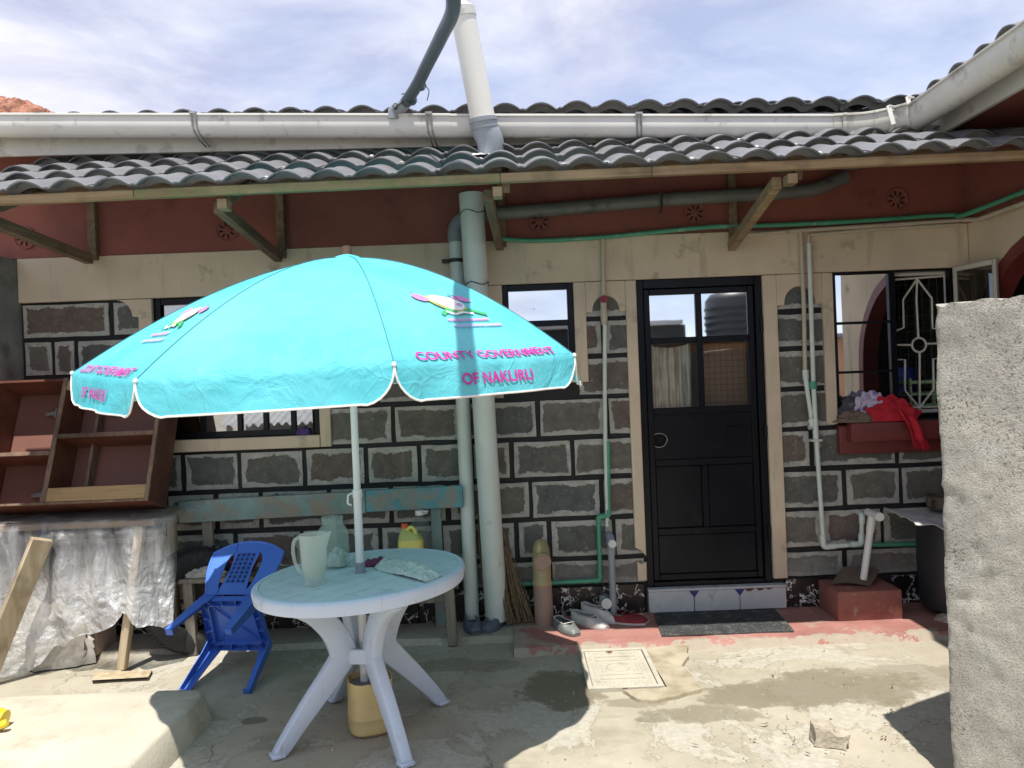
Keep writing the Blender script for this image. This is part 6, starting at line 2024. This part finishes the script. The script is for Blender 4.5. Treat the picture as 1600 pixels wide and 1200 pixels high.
ptc = V((bcx - .03, 5.02, bz + .622))
build('pot', MB().lathe([(0, .003), (.11, .0), (.125, .015), (.125, .09), (.132, .094), (.118, .092), (.116, .02), (0, .012)], ptc, 28).tube([ptc + V((-.12, -.05, .03)), ptc + V((-.16, -.07, .045)), ptc + V((-.158, -.07, .075)), ptc + V((-.12, -.05, .07))], .012, 8), MT['cardboard'], label='brown pot with a handle standing on the white sack', category='pot')
# mat
mc = [gnd(1034, 996, PZ), gnd(1241, 988, PZ), gnd(1207, 950, PZ), gnd(1020, 957, PZ)]
matt = thing('door_mat', 'black ribbed rubber mat on the red strip in front of the door', 'mat', (mc[0] + mc[2]) / 2)
def matf(u, v):
    p = mc[0].lerp(mc[1], u).lerp(mc[3].lerp(mc[2], u), v)
    return V((p.x, min(p.y, 5.12), PZ + .012 + .003 * fz(p, 3)))
build('mat_sheet', MB().slab(matf, 20, 12, .009), MT['mat_rubber'], matt)
rb2 = MB()
for j in range(24):
    v = .03 + .94 * j / 23
    for i in range(34):
        u0 = .015 + .97 * i / 34
        if random.random() < .12: continue
        a, b = matf(u0 + (.012 if j % 2 else 0), v), matf(min(.99, u0 + .017 + (.012 if j % 2 else 0)), v)
        rb2.beam(a + V((0, 0, .0015)), b + V((0, 0, .0015)), .008, .005)
build('rib_pattern', rb2, MT['mat_rubber'], matt, kind='stuff', smooth=0)
# manhole cover
mx0, mx1, my0, my1 = .345, .755, 3.99, 4.575
mh = thing('manhole_cover', 'square cement coloured manhole cover in the yard below the shoes', 'manhole cover', ((mx0 + mx1) / 2, (my0 + my1) / 2, 0))
frm = MB()
for lo, hi in (((mx0, my0, -.02), (mx1, my0 + .028, .026)), ((mx0, my1 - .028, -.02), (mx1, my1, .026)), ((mx0, my0 + .028, -.02), (mx0 + .028, my1 - .028, .026)), ((mx1 - .028, my0 + .028, -.02), (mx1, my1 - .028, .026))):
    frm.box(lo, hi)
build('frame', frm, MT['manhole'], mh, bevel=.004)
build('plate', MB().box((mx0 + .031, my0 + .031, -.02), (mx1 - .031, my1 - .031, .020)), MT['manhole'], mh, bevel=.003)
dtl = MB()
cx, cy = (mx0 + mx1) / 2, (my0 + my1) / 2
cring = [V((cx + .068 * math.cos(rad(a)), cy + .062 * math.sin(rad(a)), .021)) for a in range(35, 330, 12)]
dtl.tube(cring, .006, 6)
for (y0_, y1_) in ((cy + .10, cy + .16), (cy - .17, cy - .11)):
    for q in ((cx - .12, y0_, cx + .12, y0_), (cx - .12, y1_, cx + .12, y1_), (cx - .12, y0_, cx - .12, y1_), (cx + .12, y0_, cx + .12, y1_)):
        dtl.beam((q[0], q[1], .021), (q[2], q[3], .021), .005, .006)
for i in range(14):
    for j in range(20):
        x, y = mx0 + .055 + i * .0225, my0 + .055 + j * .0245
        if math.hypot(x - cx, y - cy) < .09 or (abs(x - cx) < .13 and (.08 < y - cy < .18 or -.19 < y - cy < -.09)):
            continue
        dtl.box((x, y, .0195), (x + .013, y + .004, .0225)) if (i + j) % 2 else dtl.box((x, y, .0195), (x + .004, y + .013, .0225))
build('raised_pattern', dtl, MT['manhole'], mh, kind='stuff', smooth=0)
for px, py in ((952, 1019), (976, 1073)):
    c = gnd(px, py, .0205)
    build('lifting_hole', MB().lathe([(0, .0), (.017, .0), (.020, .0016), (.021, 0)], c, 16), MT['rust'], mh)
# loose stone in the sun
sp = gnd(1297, 1163)
def stf(p):
    return p
st = MB().box((-.072, -.045, 0), (.072, .045, .07))
bmx = bmesh.new()
me_ = bpy.data.meshes.new('tmp')
me_.from_pydata(st.v, [], st.f)
bmx.from_mesh(me_)
bmesh.ops.subdivide_edges(bmx, edges=bmx.edges, cuts=5, use_grid_fill=True)
stv = [v.co.copy() for v in bmx.verts]
stfc = [tuple(v.index for v in f.verts) for f in bmx.faces]
bmx.free()
bpy.data.meshes.remove(me_)
stone = MB().add([V((sp.x, sp.y, .002)) + Matrix.Rotation(-.35, 3, 'Z') @ V((p.x * (1 + .34 * nz(p, 13, 1)), p.y * (1 + .4 * nz(p, 13, 2)) + .2 * p.z, p.z * (1 + .4 * nz(p, 15, 3)) + (-.010 if p.x > 0 else .006) * p.z / .07 + .004 * fz(p, 40, 2))) for p in stv], stfc)
build('stone', stone, MT['stone'], smooth=35, label='broken lump of building stone lying alone in the sunny yard', category='stone')
# shoes
def shoe(pos, ang, L=.25, W=.088, H_=.07, toe=.04, upper='shoe_grey', sole='shoe_white', label='', group=None, lining='shoe_in', name='shoe', lift=0.0):
    root = thing(name, label, 'shoe', pos, group)
    R = Matrix.Rotation(ang, 3, 'Z')
    def wdt(t_):
        return W / 2 * (.72 + .28 * math.sin(PI * min(1, t_ * .95 + .05))) * (1 - max(0, t_ - .82) ** 2 * 9) * (1 if t_ > .06 else .8) * (1 + .16 * math.exp(-((t_ - .68) / .2) ** 2))
    def pt(t_, a, hh):
        return V(pos) + R @ V((a, t_ * L, hh + lift * (1 - t_)))
    so = MB()
    n_ = 18
    for zz in (0.002,):
        ring = [(i / n_, wdt(i / n_)) for i in range(n_ + 1)]
        lo = [pt(t_, w, .002) for t_, w in ring] + [pt(t_, -w, .002) for t_, w in reversed(ring)]
        hi_ = [pt(t_, w * 1.03, .016) for t_, w in ring] + [pt(t_, -w * 1.03, .016) for t_, w in reversed(ring)]
        m = len(lo)
        so.add(lo + hi_, [tuple(range(m - 1, -1, -1)), tuple(range(m, 2 * m))] + [(i, (i + 1) % m, (i + 1) % m + m, i + m) for i in range(m)])
    build('sole', so, MT[sole], root, smooth=40)
    up = MB()
    op0, op1 = .02, .60          # opening along the foot
    nv = 9
    def sec(t_):
        w = wdt(t_)
        hgt_ = H_ if t_ < .5 else H_ + (toe - H_) * min(1, (t_ - .5) / .38)
        if t_ > .88:
            hgt_ *= 1 - ((t_ - .88) / .12) ** 2 * .55
        return w, hgt_
    def side(sg):
        def f(u, v):
            t_ = u
            w, h_ = sec(t_)
            openf = op1 * .98 if t_ > op1 else 0
            if t_ < op1:
                top_in = .70 + .2 * (t_ / op1 - .4) ** 2
                ww = w * (1 - (1 - top_in) * v ** 2)
                return pt(t_, sg * ww, .016 + (h_ - .016) * v * (1 - .16 * math.sin(PI * t_ / op1)))
            k_ = min(1, (t_ - op1) / .10)
            ww = w * math.cos(v * PI / 2 * (.50 + .5 * k_)) if v > 0 else w
            return pt(t_, sg * ww, .016 + (h_ - .016) * math.sin(v * PI / 2))
        up.slab(f, 26, nv, .0035 * sg)
    side(1); side(-1)
    def heel(u, v):
        w, h_ = sec(0)
        a = (2 * u - 1) * w * (1 - .2 * v)
        return pt(-.05 * (1 - (2 * u - 1) ** 2) * (1 - .3 * v), a, .016 + (h_ * 1.06 - .016) * v)
    up.slab(heel, 8, 6, .003)
    build('upper', up, MT[upper], root, smooth=60)
    ins = MB()
    ins.add([pt(t_, s_ * wdt(t_) * .9, .019) for t_ in [i / 12 for i in range(13)] for s_ in (-1, 1)], [(2 * i, 2 * i + 1, 2 * i + 3, 2 * i + 2) for i in range(12)])
    build('insole', ins, MT[lining], root)
    rm_ = MB()
    rim_ = []
    for t_ in [.0 + op1 * i / 10 for i in range(11)]:
        w, h_ = sec(t_); rim_.append(pt(t_, w * (.70 + .2 * (t_ / op1 - .4) ** 2), .016 + (h_ - .016) * (1 - .16 * math.sin(PI * t_ / op1)) + .001))
    for t_ in [op1 - op1 * i / 10 for i in range(11)]:
        w, h_ = sec(t_); rim_.append(pt(t_, -w * (.70 + .2 * (t_ / op1 - .4) ** 2), .016 + (h_ - .016) * (1 - .16 * math.sin(PI * t_ / op1)) + .001))
    rm_.tube(rim_ + rim_[:1], .0035, 6, caps=False)
    build('collar', rm_, MT['shoe_white' if upper in ('shoe_grey', 'shoe_white') else 'shoe_grey'], root)
    return root
zpv = PZ - .010
shoe(gnd(733, 974, zpv), rad(194), .25, .105, .075, .05, 'shoe_blue', 'shoe_blue', 'left slate canvas slip-on with its toe to the viewer, below the thinner drainpipe', 'slate slip-on shoes')
shoe(gnd(785, 972, zpv), rad(152), .25, .105, .075, .05, 'shoe_blue', 'shoe_blue', 'right slate canvas slip-on turned inward, at the foot of the thick drainpipe', 'slate slip-on shoes')
shoe(gnd(870, 978, PZ + .001), rad(208), .25, .10, .065, .045, 'shoe_grey', 'shoe_grey', 'scuffed silver grey flat shoe, leftmost on the red strip')
shoe(gnd(897, 970, PZ + .001), rad(224), .285, .105, .07, .045, 'shoe_white', 'shoe_white', 'off white pump with a dark lining nearest the viewer', 'off white pumps')
shoe(gnd(912, 963, PZ + .001), rad(228), .27, .095, .095, .05, 'shoe_white', 'shoe_white', 'off white pump tucked between the other pump and the wine red slipper', 'off white pumps')
# wine cap / slipper
shoe(gnd(924, 964, PZ + .001), rad(241), .40, .15, .058, .05, 'shoe_red', 'shoe_white', 'wine red cloth slipper with pale sole at the right end of the shoe row', None, 'shoe_in', 'slipper')
cpos2 = gnd(938, 966, PZ + .001) + V((0.03, 0.05, 0))
build('slipper', lump(cpos2, .12, .055, .07, 11, .2, 32, 10, 2.4), MT['shoe_red'], label='second wine red slipper crumpled behind the white pumps', category='slipper')
# broom
bt0 = at(786, 838, 5.12)
brm = thing('stick_broom', 'bundle broom of thin brown sticks leaning right of the thick drainpipe', 'broom', at(805, 975, 5.0))
stx = MB()
for k in range(60):
    f = random.random()
    e_ = at(792 + 44 * f ** 1.1, 976 - 6 * f, 5.03 + random.uniform(-.06, .07))
    s0_ = bt0 + V((random.uniform(-.012, .012), random.uniform(-.012, .012), random.uniform(-.04, .02)))
    mid = s0_.lerp(e_, .55) + V((-.02 * (1 - f), -.012, .0)) + V((random.uniform(-.012, .012), 0, 0))
    stx.tube(bez([s0_, mid, e_], 5), .0034, 5)
build('sticks', stx, MT['straw'], brm, kind='stuff')
build('binding', MB().tube([bt0.lerp(at(805, 975, 5.03), f) for f in (.06, .12)], .02, 10), MT['wire'], brm)
build('stick', MB().tube(bez([at(748, 800, 5.16), at(750, 860, 5.15), at(757, 920, 5.10), at(762, 970, 5.06)], 5), .0085, 8), MT['straw'], label='thin bare stick standing between the two drainpipes', category='stick')
# clothes on the sill
sz = 1.32
def cloth(px, py, sx, sy, szz, seed, m, name, lab, cat, amp=.3, yoff=0.0, base=None, fs=3.0):
    c = at(px, py, D - .06 + yoff)
    c.z = sz if base is None else base
    return build(name, lump(c, sx, sy, szz, seed, amp, 46, 18, fs), MT[m], label=lab, category=cat)
cloth(1337, 655, .125, .07, .165, 3, 'grey_cloth', 'garment', 'dark grey garment at the back left of the laundry on the sill', 'clothes', .28, .02)
cloth(1362, 655, .135, .055, .20, 12, 'lavender', 'blouse', 'lavender and white patterned cloth on top of the laundry pile', 'clothes', .22, -.012)
cloth(1337, 662, .135, .05, .075, 21, 'khaki', 'trousers', 'folded khaki trousers at the front left of the laundry pile', 'clothes', .3, -.055)
def shawl(u, v):
    # drapes over the heap and over the sill edge to the right
    px_ = 1352 + 85 * u + 14 * v * u
    py_ = 620 + 6 * math.sin(u * 5) + 50 * v + (18 * u * u)
    y = D - .10 - .045 * math.sin(PI * v) - .012 * math.sin(u * 16 + v * 5) - .03 * u
    p = at(px_, py_, y)
    p.z = max(p.z, sz + .002) if v < .85 else p.z
    p += V((0, -.014 * abs(fz((u * 5, v * 5, 0), 1.6, 3)), .006 * fz((u * 6, v * 6, 0), 1.5, 9)))
    return p
shw = thing('shawl', 'bright red fringed shawl spilling over the red window sill', 'shawl', at(1390, 660, 5.05))
build('cloth', lump(V((at(1392, 660, 5.1).x, 5.10, sz)), .19, .062, .165, 31, .22, 60, 20, 2.8), MT['red_cloth'], shw)
def tail(u, v):
    a = at(1402 + 26 * u, 640 + 12 * u, 5.045)
    b = at(1424 + 24 * u, 684 + 4 * u, 5.015)
    p = a.lerp(b, v)
    p.y -= .022 * math.sin(PI * v) + .012 * math.sin(u * 9 + 2 * v) 
    return p
build('tail', MB().slab(tail, 16, 14, .006), MT['red_cloth'], shw)
fr = MB()
for k in range(26):
    u = k / 25
    p = tail(u, .98)
    fr.tube(bez([p, p + V((.008 + random.uniform(-.01, .01), -.006, -.03)), p + V((.018 + random.uniform(-.02, .03), -.004, -.055 - random.uniform(0, .03)))], 3), .0024, 4)
build('fringe', fr, MT['red_cloth'], shw, kind='stuff')
vcl = at(474, 672, D - .005)
build('cloth_scrap', lump(V((vcl.x, D - .012, 1.371)), .055, .022, .05, 5, .25, 24, 10), MT['violet'], label='small violet cloth on the sill of the left window', category='cloth')
# toy
tp = gnd(-6, 1138, .148)
toy = thing('toy', 'bright yellow plastic toy at the left edge of the platform', 'toy', tp)
build('body', MB().tube(bez([tp + V((-.10, 0, .05)), tp + V((-.03, 0, .055)), tp + V((.02, 0, .045)), tp + V((.045, 0, .04))], 5), [.05] * 5 + [.046] * 5 + [.042] * 5 + [.03], 16), MT['yellow_toy'], toy)
build('spout', MB().tube(bez([tp + V((-.02, -.05, .022)), tp + V((.03, -.052, .026)), tp + V((.085, -.045, .045))], 5), [.022] * 6 + [.018] * 4 + [.013], 12), MT['yellow_toy'], toy)

# ------------------------------------------------------------------ seen through the right window
dk = thing('dish_rack', 'pale green plastic rack inside behind the window bars', 'rack', at(1452, 640, 5.45))
dk_m = MB()
o_ = at(1440, 640, 5.44)
for q in range(3):
    z = o_.z + .02 + q * .085
    dk_m.box((o_.x - .09, 5.43, z), (o_.x + .25, 5.62, z + .022))
for x in (-.09, .08, .235):
    dk_m.box((o_.x + x, 5.426, o_.z - .12), (o_.x + x + .018, 5.444, o_.z + .23))
build('frame', dk_m, MT['green_rack'], dk)
build('drum', MB().lathe([(0, .7), (.12, .7), (.125, 1.6), (.11, 1.68), (0, 1.7)], V((at(1407, 600, 5.7).x, 5.74, 0)), 24), MT['blue_drum'], label='dark blue drum inside the room behind the window bars', category='drum')

# ------------------------------------------------------------------ across the yard, behind the viewer (seen in the glass)
tkc = V((5.22, -6.6, 2.28))
tank = thing('water_tank', 'ribbed black water tank on a stand across the yard', 'water tank', (tkc.x, tkc.y, 0))
pr = [(0, 0), (.72, 0)]
for i in range(6):
    z = .08 + i * .16
    pr += [(.72, z), (.745, z + .03), (.745, z + .06), (.72, z + .09)]
pr += [(.72, 1.10), (.60, 1.25), (.25, 1.36), (.22, 1.36), (.22, 1.45), (0, 1.46)]
build('shell', MB().lathe(pr, tkc, 40), MT['tank'], tank)
for sx in (-.5, .5):
    for sy in (-.5, .5):
        build('stand_leg', MB().box((tkc.x + sx - .06, tkc.y + sy - .06, 0), (tkc.x + sx + .06, tkc.y + sy + .06, 2.27)), MT['grey_plaster'], tank)
nb = thing('outbuilding', 'orange brown building with barred window across the yard', 'building', (5.4, -4.2, 0))
build('wall', MB().box((3.0, -5.6, 0), (9.0, -3.2, 2.28)), MT['brown_wall'], nb)
gm2 = MB()
for i in range(14):
    x = 3.4 + i * .13
    gm2.box((x, -3.19, 1.0), (x + (.05 if i < 5 else .012), -3.17, 2.1))
for j in range(9):
    gm2.box((3.95, -3.19, 1.0 + j * .13), (5.2, -3.17, 1.012 + j * .13))
build('window_bars', gm2, MT['wire'], nb)
build('roof', MB().box((2.7, -5.9, 2.285), (9.3, -3.0, 2.36)), MT['tile'], nb)
nb2 = thing('shed', 'long low shed with a dark roof across the yard', 'shed', (1, -7.5, 0))
build('wall', MB().box((-1.5, -9.5, 0), (4.2, -7.4, 2.93)), MT['tank'], nb2)
build('roof', MB().box((-1.7, -9.7, 2.935), (4.1, -7.2, 3.03)), MT['iron'], nb2)
sh = thing('shelter', 'low corrugated iron shelter across the yard to the left', 'shelter', (-4.2, -3.8, 0))
def corr(u, v):
    x = -5.4 + 2.6 * u
    return V((x, -3.2 - 1.6 * v, 1.10 + .5 * v + .03 * math.sin(x * 2 * PI / .15)))
build('roof', MB().slab(corr, 140, 4, .003), MT['iron'], sh)
for x in (-5.3, -2.9):
    build('post', MB().box((x, -3.4, 0), (x + .08, -3.32, 1.12)), MT['timber_z'], sh)
build('back_wall', MB().box((-5.5, -5.0, 0), (-2.7, -4.85, 1.6)), MT['grey_plaster'], sh)
# reddish masonry and a pink wall beyond the roof at far left
rk = at(22, 190, 7.6)
build('masonry_top', lump(rk + V((-.05, 0, -.32)), .62, .4, .54, 14, .12, 60, 24, 5.0, ridge=False), MT['lava'], label='rough reddish masonry rising behind the roof at far left', category='masonry')
pwall = MB().box((-6.0, 7.3, 0), (-3.6, 8.2, 4.0))
build('neighbour_wall', pwall, MT['pink_wall'], label='pinkish wall of the next building behind the left end of the roof', category='wall')
